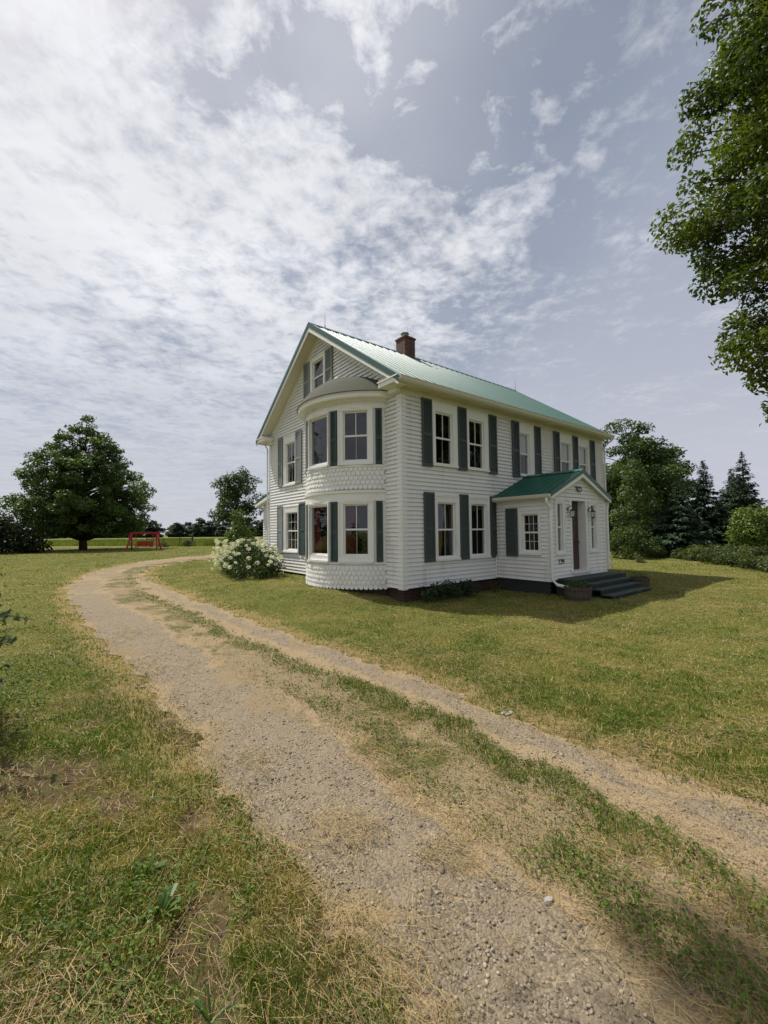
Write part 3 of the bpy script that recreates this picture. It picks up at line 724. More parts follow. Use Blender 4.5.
# rake boards, soffits, returns
for x0, x1 in ((RX0-.012, RX0+.02), (RX1-.02, RX1+.012)):
    m = MB()
    for s in (1, -1):
        Y = (lambda v: v) if s == 1 else (lambda v: VW-v)
        a, b = -OV-.02, VM
        m.prism([(x0, Y(a), fz(a)-.121), (x0, Y(b), fz(b)-.121), (x0, Y(b), fz(b)-.26), (x0, Y(a), fz(a)-.20)], (x1-x0, 0, 0))
    m.build('rake_board', M['trim'], house)
m = MB()
for x0, x1 in ((RX0+.02, -.0), (UL, RX1-.02)):
    for s in (1, -1):
        Y = (lambda v: v) if s == 1 else (lambda v: VW-v)
        a, b = -OV+.01, VM
        m.prism([(x0, Y(a), fz(a)-.15), (x0, Y(b), fz(b)-.15), (x0, Y(b), fz(b)-.165), (x0, Y(a), fz(a)-.165)], (x1-x0, 0, 0))
m.box(RX0+.02, RX1-.02, -OV, -.036, 5.2, 5.212); m.box(RX0+.02, RX1-.02, VW+.03, VW+OV, 5.2, 5.212)
m.build('soffit', M['soffit'], house)
m = MB()
for s in (1, -1):
    Y = (lambda v: v) if s == 1 else (lambda v: VW-v)
    p = [(-.028, Y(.0), fz(0)-.17), (-.028, Y(VM), fz(VM)-.17), (-.028, Y(VM), fz(VM)-.45), (-.028, Y(.35), fz(.35)-.45), (-.028, Y(.0), fz(0)-.45+.2)]
    m.prism(p, (.03, 0, 0))
m.build('gable_board', M['shutterskylit'] if False else M['trim'], house)
m = MB()
for s in (1, -1):
    Y = (lambda v: v) if s == 1 else (lambda v: VW-v)
    y0, y1 = sorted((Y(-OV-.015), Y(.36)))
    m.box(RX0-.016, -.036, y0, y1, 5.195, 5.305); m.box(RX0-.04, -.036, y0-.01, y1+.02, 5.305, 5.335)
    y0, y1 = sorted((Y(-.02), Y(.30)))
    m.box(-.16, -.037, y0, y1, 5.08, 5.194)
m.box(RX0+.02, RX1-.02, -OV-.012, -OV, 5.17, 5.30); m.box(RX0+.02, RX1-.02, VW+OV, VW+OV+.012, 5.17, 5.30)
m.build('eave_fascia', M['trim'], house)
def gutter(x0, x1, y, z, name='gutter', sgn=-1):
    g = MB(); pr = [(0, -.0), (0, -.115), (.05*sgn, -.12), (.085*sgn, -.08), (.10*sgn, -.02), (.115*sgn, .0), (.10*sgn, .002), (.08*sgn, -.03), (.05*sgn, -.10), (.012*sgn, -.10), (.012*sgn, 0)]
    g.prism([(x0, y+p, z+q) for p, q in pr], (x1-x0, 0, 0)); return g.build(name, M['gutter'], house)
gutter(RX0+.0, RX1+.02, -OV-.013, 5.30); gutter(RX0, RX1, VW+OV+.013, 5.30, sgn=1)
def downspout(pts, r=.035):
    d = MB(); d.tube(pts, r, 8); return d.build('downspout', M['trim'], house)
downspout([(UL-.10, -OV-.06, 5.2), (UL-.10, -OV-.05, 5.1), (UL+.02, -.08, 4.9), (UL+.02, -.075, .5), (UL+.05, -.25, .25)])
downspout([(-.06, VW+OV+.04, 5.2), (-.07, VW+.10, 4.95), (-.07, VW+.08, .4)], .032)
# --- chimney and rods on the roof
m = MB(); cx, cy, h2 = 3.62, VM, .25
m.box(cx-h2, cx+h2, cy-h2, cy+h2, 7.9, 8.80); m.box(cx-h2-.03, cx+h2+.03, cy-h2-.03, cy+h2+.03, 8.80, 8.86); m.box(cx-h2+.02, cx+h2-.02, cy-h2+.02, cy+h2-.02, 8.86, 8.90)
ch = m.build('chimney', M['redbrick'], roof)
m = MB(); m.lathe([(.0, 8.90), (.10, 8.90), (.10, 9.04), (.16, 9.04), (.16, 9.07), (0, 9.10)], cx-.03, cy, 16); m.build('flue', M['metal'], roof, smooth=False)
for x, y, z0, z1 in ((.18, VM, 8.25, 8.85), (cx+h2-.04, cy+.1, 8.8, 9.5), (10.45, VM, 8.25, 8.85)):
    m = MB(); m.tube([(x, y, z0), (x, y, z1*.6+z0*.4), (x, y, z1)], [.012, .009, .004], 6); m.tube([(x, y, z0+.02), (x, y, z0+.14)], [.028, .014], 8)
    m.build('lightning_rod', M['metal'], roof)
# --- foundation, rooms behind the glass
m = MB(); m.box(.07, UL-.07, .07, VW-.07, -.2, ZB+.01); m.build('foundation', M['brick'], house)
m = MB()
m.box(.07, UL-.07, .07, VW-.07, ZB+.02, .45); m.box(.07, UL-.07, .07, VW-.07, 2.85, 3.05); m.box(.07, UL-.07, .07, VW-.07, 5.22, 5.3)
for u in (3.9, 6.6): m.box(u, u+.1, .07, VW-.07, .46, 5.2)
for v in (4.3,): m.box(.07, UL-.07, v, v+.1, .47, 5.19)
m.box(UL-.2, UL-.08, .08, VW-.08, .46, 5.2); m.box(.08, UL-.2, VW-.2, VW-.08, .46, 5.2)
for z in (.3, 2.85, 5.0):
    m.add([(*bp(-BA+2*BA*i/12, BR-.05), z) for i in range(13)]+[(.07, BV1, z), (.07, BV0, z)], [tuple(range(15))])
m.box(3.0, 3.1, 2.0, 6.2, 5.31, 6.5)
m.build('dark_interior', M['inner'], house)
m = MB(); m.box(PU0+.30, PU1-.30, PV+.42, -.06, .46, 2.45); m.build('dark_interior', M['inner'], house)  # dark box added inside the porch so its panes look dark
# brick stem under the bay
m = MB(); n = 30
for i in range(n):
    t0, t1 = -BA+2*BA*i/n, -BA+2*BA*(i+1)/n
    p, q = bp(t0, BR-.12), bp(t1, BR-.12); m.quad((*p, -.1), (*q, -.1), (*q, .36), (*p, .36))
m.build('bay_foundation', M['brick'], house)

# --- porch
PE, PA = 2.66, 3.36; PM = (PU0+PU1)/2
Tp = lambda p: (p[0], PV-p[1], p[2]); Tpl = lambda p: (PU0-p[1], p[0], p[2]); Tpr = lambda p: (PU1+p[1], p[0], p[2])
psl = (PA-PE)/(PM-PU0+SO)
def plimit(z):
    if z < 2.62: return (PU0, PU1)
    d = (z-2.62)/psl; return (PU0+d, PU1-d)
DO = (4.60, 5.36)                    # door opening
PC = [(3.76, 4.20), (5.56, 6.02)]
siding('porch_wall', Tp, PU0, PU1, .40, 3.3, [(c[0]+.01, c[1]-.01, 1.05, 2.48) for c in PC]+[(DO[0]-.09, DO[1]+.09, .0, 2.56)], plimit)
siding('porch_wall', Tpl, PV, 0, .36, 2.6, [(-1.46, -.82, 1.05, 2.24)])
siding('porch_wall', Tpr, PV, 0, .36, 2.6)
window(Tpl, (-1.37, -.95, 1.15, 2.10), (-1.47, -.83, 1.04, 2.25), style='grid')
shutter(Tpl, -.78, -.41, .98, 2.31, M['shutter'])
window(Tp, (3.87, 4.10, 1.15, 2.37), (3.75, 4.21, 1.04, 2.48), style='one')
window(Tp, (5.68, 5.92, 1.15, 2.37), (5.56, 6.02, 1.04, 2.48), style='one')
m = MB(Tp)
m.box(DO[0]-.10, DO[0], .0, .035, .42, 2.50); m.box(DO[1], DO[1]+.10, .0, .035, .42, 2.50); m.box(DO[0]-.10, DO[1]+.10, .0, .037, 2.50, 2.58)
m.box(DO[0]-.02, DO[0], -.24, .0, .5, 2.5); m.box(DO[1], DO[1]+.02, -.24, .0, .5, 2.5); m.box(DO[0], DO[1], -.24, .0, 2.5, 2.52)
m.box(DO[0]-.12, DO[1]+.12, .036, .14, .52, .575); m.box(DO[0], DO[1], -.24, .035, .50, .572); m.box(DO[0]-.12, DO[1]+.12, -.02, .05, .41, .518)
m.build('door_frame', M['trim'], house)
m = MB(Tp); m.box(DO[0], DO[1], -.24, -.195, .575, 2.5)
for (x0, x1, z0, z1) in ((DO[0]+.1, DO[0]+.36, .70, 1.12), (DO[1]-.36, DO[1]-.1, .70, 1.12)): m.box(x0, x1, -.196, -.182, z0, z1)
dr_ = m.build('door', M['door'], house)
m = MB(Tp); pts = [((DO[0]+DO[1])/2+.17*math.cos(2*PI*i/28), -.188, 1.75+.46*math.sin(2*PI*i/28)) for i in range(28)]
m.add(pts, [tuple(range(28))]); m.build('oval_pane', M['glass'], dr_)
m = MB(Tp); m.tube([(DO[1]-.07, -.195, 1.35), (DO[1]-.07, -.13, 1.35)], .018, 8); m.tube([(DO[1]-.07, -.13, 1.40), (DO[1]-.07, -.13, 1.30)], [.02, .02], 8); m.build('handle', M['brass'], dr_)
m = MB(); m.box(PU0-.03, PU0+.14, PV-.028, PV, .36, 2.62); m.box(PU0-.03, PU0, PV, PV+.12, .36, 2.55); m.build('corner_board', M['trim'], house)
m = MB(); m.box(PU1-.14, PU1+.03, PV-.028, PV, .40, 2.62); m.box(PU1, PU1+.03, PV, PV+.12, .36, 2.55); m.build('corner_board', M['trim'], house)
# porch roof
pz = lambda u: PE+psl*(u-(PU0-SO))
PY0, PY1 = PV-.15, -.03
m = MB()
for s in (1, -1):
    X = (lambda u: u) if s == 1 else (lambda u: 2*PM-u)
    a, b = PU0-SO-.02, PM
    m.add([(X(a), PY0, pz(a)), (X(a), PY1, pz(a)), (X(b), PY1, pz(b)), (X(b), PY0, pz(b)), (X(a), PY0, pz(a)-.03), (X(a), PY1, pz(a)-.03), (X(b), PY1, pz(b)-.03), (X(b), PY0, pz(b)-.03)],
          [(0, 1, 2, 3), (7, 6, 5, 4), (0, 3, 7, 4), (0, 4, 5, 1), (1, 5, 6, 2)])
    y = PY0+.1; k = 0
    while y < PY1-.03:
        w2, hh = (.02, .025) if k % 2 == 0 else (.012, .009)
        pts = []
        for u in (a, b): pts += [(X(u), y-w2, pz(u)+.001), (X(u), y-w2*.5, pz(u)+hh), (X(u), y+w2*.5, pz(u)+hh), (X(u), y+w2, pz(u)+.001)]
        m.add(pts, [(0, 1, 5, 4), (1, 2, 6, 5), (2, 3, 7, 6), (0, 3, 2, 1)])
        y += .12; k += 1
proof = m.build('porch_roof', M['roofdark'], house)
m = MB(); m.prism([(PM-.13, PY0-.02, pz(PM)-.13*psl+.03), (PM, PY0-.02, pz(PM)+.045), (PM+.13, PY0-.02, pz(PM)-.13*psl+.03), (PM, PY0-.02, pz(PM)+.025)], (0, PY1-PY0+.02, 0))
m.build('ridge_cap', M['roof'], proof)
m = MB()
for s in (1, -1):
    X = (lambda u: u) if s == 1 else (lambda u: 2*PM-u)
    a, b = PU0-SO-.04, PM
    m.prism([(X(a), PY0-.022, pz(a)+.028), (X(b), PY0-.022, pz(b)+.028), (X(b), PY0-.022, pz(b)-.085), (X(a), PY0-.022, pz(a)-.085)], (0, .02, 0))
m.build('rake_trim', M['rake'], proof)
m = MB()
for s in (1, -1):
    X = (lambda u: u) if s == 1 else (lambda u: 2*PM-u)
    a, b = PU0-SO-.01, PM
    m.prism([(X(a), PY0-.008, pz(a)-.086), (X(b), PY0-.008, pz(b)-.086), (X(b), PY0-.008, pz(b)-.20), (X(a), PY0-.008, pz(a)-.16)], (0, .025, 0))
    m.prism([(X(a), PY0+.018, pz(a)-.10), (X(b), PY0+.018, pz(b)-.10), (X(b), PY0+.018, pz(b)-.115), (X(a), PY0+.018, pz(a)-.115)], (0, -PY0+PV-.0, 0))
    x0, x1 = sorted((X(PU0-SO-.01), X(PU0-SO+.005))); m.box(x0, x1, PY0+.02, PY1, 2.50, 2.63)
    x0, x1 = sorted((X(PU0-SO+.006), X(PU0))); m.box(x0, x1, PY0+.02, PY1, 2.50, 2.512)
m.build('porch_fascia', M['trim'], house)
g = MB(); xg = PU0-SO-.012
g.prism([(xg, PY0, 2.62), (xg, PY0, 2.52), (xg-.05, PY0, 2.51), (xg-.085, PY0, 2.55), (xg-.10, PY0, 2.625), (xg-.085, PY0, 2.625), (xg-.05, PY0, 2.55), (xg-.012, PY0, 2.62)], (0, PY1-PY0-.02, 0)); g.build('gutter', M['gutter'], house)
downspout([(PU0-SO-.06, PV-.04, 2.52), (PU0-SO-.06, PV-.04, 2.42), (PU0-.07, PV-.075, 2.22), (PU0-.07, PV-.075, .42), (PU0-.03, PV-.18, .30), (PU0+.18, PV-.62, .20)], .038)
downspout([(PU1+SO+.03, PV-.04, 2.52), (PU1+SO+.03, PV-.04, 2.42), (PU1+.07, PV-.06, 2.25), (PU1+.07, PV-.06, .5)], .034)
m = MB(); m.tube([(PU0-.06, -.05, .36), (PU0-.06, -.05, .92)], .022, 8); m.tube([(PU0-.06, -.05, .90), (PU0-.06, -.05, .98)], .034, 8); m.build('vent_pipe', M['trim'], house)
m = MB(); m.box(PU0+.12, PU1-.12, PV+.14, -.0, -.2, .37); m.build('porch_foundation', M['black'], house)
m = MB(Tpl)
k = -2.2
while k < .3:                       # crossed laths under the porch side
    for sg in (1, -1):
        a0 = k; a1 = k+sg*.45; z0, z1 = -.08, .36
        if sg == -1: a0, a1 = k+.45, k
        q = sorted(((a0, z0), (a1, z1)))
        (b0, c0), (b1, c1) = q
        lo, hi = PV+.04, -.02
        if b0 < lo: t = (lo-b0)/(b1-b0); b0, c0 = lo, c0+(c1-c0)*t
        if b1 > hi: t = (hi-b0)/(b1-b0); b1, c1 = hi, c0+(c1-c0)*t
        if b1-b0 < .04: continue
        o_ = -.04 if sg == 1 else -.028
        m.add([(b0, o_, c0-.014), (b1, o_, c1-.014), (b1, o_, c1+.014), (b0, o_, c0+.014), (b0, o_-.01, c0-.014), (b1, o_-.01, c1-.014), (b1, o_-.01, c1+.014), (b0, o_-.01, c0+.014)],
              [(0, 1, 2, 3), (7, 6, 5, 4), (0, 4, 5, 1), (3, 2, 6, 7)])
    k += .105
m.box(PV+.02, -.02, -.03, -.01, .32, .36)
m.build('lattice', M['lattice'], house)
def lamp(x):
    m = MB(Tp); z = 2.2
    m.box(x-.035, x+.035, .022, .035, z-.02, z+.12); m.tube([(x, .03, z+.09), (x, .10, z+.14), (x, .16, z+.12), (x, .16, z+.05)], .011, 6)
    m.tube([(x, .16, z+.06), (x, .16, z+.02)], [.012, .06], 8); m.tube([(x, .16, z+.02), (x, .16, z+.0)], [.075, .07], 8)
    for a in range(4): t = PI/4+a*PI/2; m.tube([(x+.062*math.cos(t), .16+.062*math.sin(t), z), (x+.045*math.cos(t), .16+.045*math.sin(t), z-.15)], .006, 4)
    m.tube([(x, .16, z-.15), (x, .16, z-.175), (x, .16, z-.19)], [.055, .05, .012], 8)
    o = m.build('wall_lantern', M['black'], house)
    m = MB(Tp); m.tube([(x, .16, z), (x, .16, z-.148)], [.054, .038], 8); m.build('lantern_glass', M['lampglass'], o)
lamp(4.40); lamp(5.53)
m = MB(Tp); x, z = 4.99, 2.83
m.tube([(x-.13, .03, z+.06), (x+.13, .03, z+.06)], .016, 6); m.tube([(x+.13*math.cos(PI+PI*i/10), .05+.03*math.sin(PI*i/10), z+.05+.12*math.sin(PI+PI*i/10)) for i in range(11)], .014, 6)
m.tube([(x, .05, z+.06), (x, .07, z-.07)], .010, 6); m.box(x-.14, x+.14, .022, .03, z+.04, z+.075)
o = m.build('gable_lamp', M['black'], house)
m = MB(Tp); m.add([(x, .03, z+.05)]+[(x+.115*math.cos(PI+PI*i/12), .03+.045*math.sin(PI*i/12), z+.05+.105*math.sin(PI+PI*i/12)) for i in range(13)], [(0, i, i+1) for i in range(1, 13)]); m.build('lamp_bowl', M['lampglass'], o)
# house number
cu_ = bpy.data.curves.new('house_number', 'FONT'); cu_.body = '124'; cu_.size = .20; cu_.extrude = .008; cu_.offset = .004
tmp = bpy.data.objects.new('number_text', cu_); col.objects.link(tmp)
bpy.context.view_layer.update()
me = bpy.data.meshes.new_from_object(tmp.evaluated_get(bpy.context.evaluated_depsgraph_get()))
col.objects.unlink(tmp); bpy.data.objects.remove(tmp)
num = link_mesh('house_number', me, M['black'], house); num.location = (3.84, PV-.03, .80); num.rotation_euler = (PI/2, 0, 0)

# --- rear wing
m = MB(); m.box(.8, 8.5, VW+.03, VW+2.6, .0, 3.0); m.build('rear_wing', M['siding'], house)
siding('wall', lambda p: (.8-p[1], p[0], p[2]), VW+.04, VW+2.6, .3, 3.3)
m = MB(); m.prism([(.55, VW+.05, 3.75), (.55, VW+.05, 3.6), (.55, VW+2.95, 2.95), (.55, VW+2.95, 3.08)], (8.2, 0, 0)); m.build('wing_roof', M['rake'], house)
m = MB(); m.prism([(.53, VW+.05, 3.598), (.53, VW+2.97, 2.945), (.53, VW+2.97, 2.83), (.53, VW+.05, 3.45)], (.27, 0, 0)); m.build('wing_fascia', M['trim'], house)

# ------------------------------------------------------------------ porch steps and planters
st = empty('porch_steps', HW(5.1, PV, 0), YAW)
tag(st, 'dark green wooden steps with worn treads in front of the porch door', 'steps')
S0, S1 = 3.78-5.1, 6.46-5.1
tz_ = [(.43, 0.0, -.50), (.315, -.49, -.75), (.20, -.74, -1.00), (.085, -.99, -1.26)]
for i, (z, y0, y1) in enumerate(tz_):
    m = MB(); nb = 4 if i == 0 else 2
    x0, x1 = (S0, S1+.06) if i == 0 else (S0+.35, S1)
    for b in range(nb):
        ya, yb = y0+(y1-y0)*b/nb, y0+(y1-y0)*(b+1)/nb
        m.box(x0, x1, min(ya, yb)+.004, max(ya, yb)-.003, z-.035, z)
    m.build('deck' if i == 0 else 'tread', M['tread'], st, bevel=.004)
    m = MB(); m.box(x0+.02, x1-.02, y1+.03, y1+.05, -.05, z-.036); m.build('riser', M['steps'], st)
for x in (S0, S1-.0):
    m = MB(); m.box(x-.02 if x < 0 else x, x if x < 0 else x+.03, -.47, -.002, -.05, .394); m.build('stringer', M['steps'], st)
m = MB(); m.box(S1, S1+.03, -1.2, -.48, -.05, .06); m.build('stringer', M['steps'], st)
m = MB(); m.box(S1+.09, S1+.38, -.45, .75, .37, .40); m.box(S1+.1, S1+.37, -.44, -.40, -.05, .369); m.box(S1+.1, S1+.37, .70, .74, -.05, .369); m.build('side_plank', M['tread'], st)

def planter(u, v, r, h, label, plabel, grow):
    x, y, _ = HW(u, v); e = empty('barrel_planter', (x, y, gz(x, y)), 0.3)
    tag(e, label, 'planter', 'half barrel planters beside the porch steps')
    m = MB(); n = 20
    for i in range(n):
        t0, t1 = 2*PI*i/n+.012, 2*PI*(i+1)/n-.012; vs = []
        for k, (q, z) in enumerate(((.86, -.03), (.95, h*.45), (1.0, h))):
            for t in (t0, t1): vs.append((r*q*math.cos(t), r*q*math.sin(t), z))
        for t in (t0, t1): vs.append((r*.9*math.cos(t), r*.9*math.sin(t), h))
        for t in (t0, t1): vs.append((r*.9*math.cos(t), r*.9*math.sin(t), h-.12))
        m.add(vs, [(0, 1, 3, 2), (2, 3, 5, 4), (4, 5, 7, 6), (6, 7, 9, 8), (0, 2, 4), (1, 5, 3)])
    m.build('staves', M['stave'], e)
    for zz, q in ((h*.2, .905), (h*.78, .99)):
        m = MB(); m.lathe([(r*q, zz-.018), (r*q+.006, zz-.018), (r*(q+.012)+.006, zz+.018), (r*q, zz+.018)], 0, 0, 40); m.build('hoop', M['hoop'], e)
    m = MB(); m.lathe([(0, h-.05), (r*.9, h-.06)], 0, 0, 24); m.build('soil', M['soil'], e)
    return e

# ------------------------------------------------------------------ foliage tools
def unit(v): return v/(np.linalg.norm(v, axis=1, keepdims=True)+1e-9)
def leaf_mesh(name, P, N, size, tint, mat, parent=None, aspect=.55, fold=.18):
    """one four-cornered folded leaf per point"""
    n = len(P); N = unit(N); r = unit(rng.normal(size=(n, 3))); A = unit(np.cross(N, r)); B = np.cross(N, A)
    s = np.asarray(size).reshape(-1, 1)*np.ones((n, 1))
    v0 = P-A*s*.5; v2 = P+A*s*.5; v1 = P+B*s*aspect*.5+N*s*fold; v3 = P-B*s*aspect*.5+N*s*fold
    V = np.stack([v0, v1, v2, v3], 1).reshape(-1, 3); i = np.arange(n)*4
    F = np.concatenate([np.stack([i, i+1, i+2], 1), np.stack([i, i+2, i+3], 1)])
    return np_mesh(name, V, F, mat, parent, np.repeat(tint, 4, 0))
def puff_points(puffs, per, shell=.55):
    Ps, Ns, K = [], [], []
    for k, (c, r) in enumerate(puffs):
        n = max(3, int(per*np.prod(r)**(2/3)))
        d = unit(rng.normal(size=(n, 3))); q = rng.uniform(shell**2, 1, (n, 1))**.5
        q *= 1+.10*rng.normal(size=(n, 1))*(rng.random((n, 1)) < .3)
        Ps.append(np.array(c)+d*q*np.array(r)); Ns.append(d*.6+np.array([0, 0, .7])+rng.normal(size=(n, 3))*.55); K.append(np.full(n, k))
    return np.vstack(Ps), np.vstack(Ns), np.concatenate(K)
def tints(K, n, dark, light, spread=.25):
    per = rng.random(K.max()+1)[K]; t = np.clip(per*.6+rng.random(n)*.5-.05, 0, 1)[:, None]
    c = np.array(dark)*(1-t)+np.array(light)*t
    return c*(1+spread*(rng.random((n, 1))-.5))
def limb(mb, a, b, r0, r1, sag=.0, n=5):
    a, b = np.array(a, float), np.array(b, float); pts = []; L = np.linalg.norm(b-a)
    for i in range(n+1):
        t = i/n; p = a+(b-a)*t; p[2] += sag*L*math.sin(PI*t); p[:2] += rng.normal(size=2)*L*.02*(0 < i < n); pts.append(p)
    mb.tube(pts, list(np.linspace(r0, r1, n+1)), 6)
def broadleaf(name, loc, h, prof, npuff, pr, per, lsize, dark, light, label, cat='tree', group=None, flat=.6, trunk_r=.25, crown0=None, shell=.5, fill=1.0, lean=(0, 0), name_l='crown'):
    """prof: list of (height, radius) of the crown outline; puffs hang on limbs from one trunk"""
    x, y = loc; e = empty(name, (x, y, gz(x, y) if abs(x) < 60 and abs(y) < 60 else 0), rng.random()*6.28)
    tag(e, label, cat, group)
    hs, rs = np.array(prof).T; z0 = hs[0] if crown0 is None else crown0
    wts = rs; cdf = np.cumsum(np.interp(np.linspace(hs[0], hs[-1], 200), hs, rs)**1.3); cdf /= cdf[-1]
    zq = np.linspace(hs[0], hs[-1], 200); puffs = []; mb = MB()
    tp = [np.array([lean[0]*t, lean[1]*t, h*.9*t-.15*(t == 0)]) + np.array([*(rng.normal(size=2)*.012*h*(t > 0)), 0]) for t in np.linspace(0, 1, 8)]
    mb.tube(tp, list(trunk_r*np.array([1.35, .95, .8, .66, .5, .36, .22, .08])), 10)
    for k in range(npuff):
        z = np.interp(rng.random(), cdf, zq); R = np.interp(z, hs, rs)
        q = math.sqrt(rng.uniform(.12 if fill > .5 else .4, 1)); a = rng.random()*2*PI
        s = pr*rng.uniform(.5, 1.35)*(.6+.4*R/rs.max())
        rad = max(0, R*q*rng.uniform(.9, 1.1)-s*.55); c = np.array([rad*math.cos(a)+lean[0]*z/h, rad*math.sin(a)+lean[1]*z/h, z])
        puffs.append((c, np.array([s, s, s*flat])))
        if k % 2 == 0 or rad > .5*R:
            zt = max(z0*.8, min(z-rad*.35, h*.85)); t = zt/(h*.9)
            base = np.array([lean[0]*t, lean[1]*t, zt]); limb(mb, base, c, max(.012, trunk_r*.28*(1-t*.6)), .012, .06)
    P, N, K = puff_points(puffs, per, shell)
    n = len(P); T = tints(K, n, dark, light)
    mb.build('trunk', M['bark'], e, smooth=True)
    leaf_mesh(name_l, P, N, lsize*rng.uniform(.7, 1.3, n), T, M['leaf'], e)
    return e
def conifer(loc, h, r, label, dark, light, group='dark spruces at the right edge of the lawn', dens=1.0):
    x, y = loc; e = empty('spruce_tree', (x, y, 0), rng.random()*6.28); tag(e, label, 'tree', group)
    mb = MB(); mb.tube([(0, 0, -.1), (0, 0, h*.5), (0, 0, h)], [.02*h, .012*h, .006], 8); P, D, S = [], [], []
    z = h*.04
    while z < h*.985:
        t = 1-z/h; R = r*(t**.95)*rng.uniform(.82, 1.12)+.04; nb = int(5+6*t)
        for b in range(nb):
            a = rng.random()*2*PI; L = R*rng.uniform(.7, 1.12); d = np.array([math.cos(a), math.sin(a), 0])
            droop = .28*t-.12
            if b % 2 == 0: mb.tube([(0, 0, z), tuple(d*L*.6+np.array([0, 0, z-droop*L*.45])), tuple(d*L+np.array([0, 0, z-droop*L*.7]))], [.012+.012*t, .01, .004], 4, cap=False)
            m_ = int((8+L*30)*dens)
            for i in range(m_):
                q = rng.uniform(.12, 1.0); sd = rng.choice([-1, 1]); side = np.array([-d[1], d[0], 0])*sd
                w_ = (1-q*.75)*L*.34*rng.random()
                p = d*L*q+side*w_+np.array([0, 0, z-droop*L*(q**1.4)*.7-.16*rng.random()+.05])
                dr = d*.8+side*rng.uniform(.1, .9)+np.array([0, 0, rng.uniform(-.8, .15)])
                P.append(p); D.append(dr); S.append((.09+.24*t)*rng.uniform(.6, 1.3))
        z += h*.021*rng.uniform(.8, 1.2)+.03
    P = np.array(P); D = unit(np.array(D)); S = np.array(S)[:, None]; n = len(P)
    sd = unit(np.cross(D, np.array([0, 0, 1.0])+rng.normal(size=(n, 3))*.5))
    V = np.stack([P-D*S*.3, P+sd*S*.22, P+D*S*.9, P-sd*S*.22], 1).reshape(-1, 3); i = np.arange(n)*4
    F = np.stack([i, i+1, i+2, i+3], 1); T = tints(np.zeros(n, int), n, dark, light, .5)
    mb.build('trunk', M['bark'], e)
    np_mesh('crown', V, F, M['needle'], e, np.repeat(T, 4, 0))
    return e
def shrub(name, loc, axes, nst, per, lsize, dark, light, label, cat='shrub', group=None, z0=.0, npf=26, pr=.3, rz=0.0, aspect=.55):
    """leafy bush: stems from the ground, puffs inside a dome"""
    x, y = loc; e = empty(name, (x, y, gz(x, y)), rz); tag(e, label, cat, group)
    ax, ay, az = axes; mb = MB(); puffs = []
    for k in range(npf):
        d = rng.normal(size=3); d[2] = abs(d[2]); d /= np.linalg.norm(d); q = rng.uniform(.35, 1)**.6
        s = pr*rng.uniform(.6, 1.25); c = np.array([d[0]*(ax-s*.6)*q, d[1]*(ay-s*.6)*q, max(s*.5+z0, z0+d[2]*(az-z0-s*.6)*q)])
        puffs.append((c, np.array([s, s, s*.85])))
        if k < nst: limb(mb, (c[0]*.15, c[1]*.15, -.05), c, .018, .006, .08)
    P, N, K = puff_points(puffs, per, .35); P[:, 2] = np.maximum(P[:, 2], .01)
    n = len(P); T = tints(K, n, dark, light)
    mb.build('stems', M['bark'], e)
    leaf_mesh('foliage', P, N, lsize*rng.uniform(.7, 1.3, n), T, M['leaf'], e, aspect)
    e['_puffs'] = 0
    del e['_puffs']
    return e, puffs

# ------------------------------------------------------------------ planters and the plants in them
def potted(u, v, z, r, n, label):
    x, y, _ = HW(u, v); e = empty('potted_plant', (x, y, gz(x, y)+z)); tag(e, label, 'plant', 'plants growing in the barrel planters')
    mb = MB(); P = []
    for k in range(n):
        a = rng.random()*6.28; q = r*math.sqrt(rng.random()); hh = rng.uniform(.06, .17)
        b = np.array([q*math.cos(a), q*math.sin(a), 0]); t = b*1.25+np.array([0, 0, hh]); limb(mb, b*.1-np.array([0, 0, .03]), t, .004, .002, 0, 3)
        for i in range(9): P.append(b+(t-b)*rng.uniform(.3, 1)+rng.normal(size=3)*.03)
    mb.build('stems', M['stem'], e); P = np.array(P); P[:, 2] = np.maximum(P[:, 2], .0); m_ = len(P)
    leaf_mesh('leaves', P, rng.normal(size=(m_, 3))*.6+[0, 0, 1], .05*rng.uniform(.6, 1.4, m_), tints(np.zeros(m_, int), m_, (.035, .07, .015), (.13, .19, .05)), M['leaf'], e)
planter(3.60, -2.38, .32, .31, 'weathered half barrel planter left of the porch steps', None, None)
potted(3.60, -2.38, .27, .23, 46, 'low sprouting plants filling the barrel left of the steps')
planter(6.85, -2.50, .28, .30, 'weathered half barrel planter right of the porch steps', None, None)
potted(6.85, -2.50, .24, .20, 22, 'sparse sprouting plants in the barrel right of the steps')

# ------------------------------------------------------------------ trees and bushes
broadleaf('shade_tree', (-33.6, 47.3), 15.6, [(1.9, 5.9), (3.2, 7.0), (5.4, 7.2), (7.6, 6.3), (11, 4.2), (13.5, 2.2), (15.5, .5)], 520, .84, 250, .29,
          (.026, .058, .013), (.12, .185, .042), 'big spreading dark green tree standing by the red garden swing', trunk_r=.33, crown0=1.2, flat=.62)
broadleaf('maple_tree', (11.85, 10.2), 17, [(3.7, .6), (4.6, 1.9), (6, 2.7), (8, 3.3), (10.5, 3.95), (13, 3.7), (16, 3.0), (18.3, 1.0)], 300, .74, 820, .15,
          (.022, .045, .008), (.14, .185, .03), 'tall maple whose leafy crown hangs in at the right edge', trunk_r=.34, crown0=3.0, flat=.7)
broadleaf('leafy_tree', (-10.4, 30), 6.4, [(2.2, .8), (3, 1.8), (4.3, 2.3), (5.4, 1.7), (6.3, .5)], 80, .62, 460, .17, (.018, .04, .010), (.075, .12, .028),
          'small round tree behind the rear wing of the house', trunk_r=.12, crown0=1.6, flat=.6)
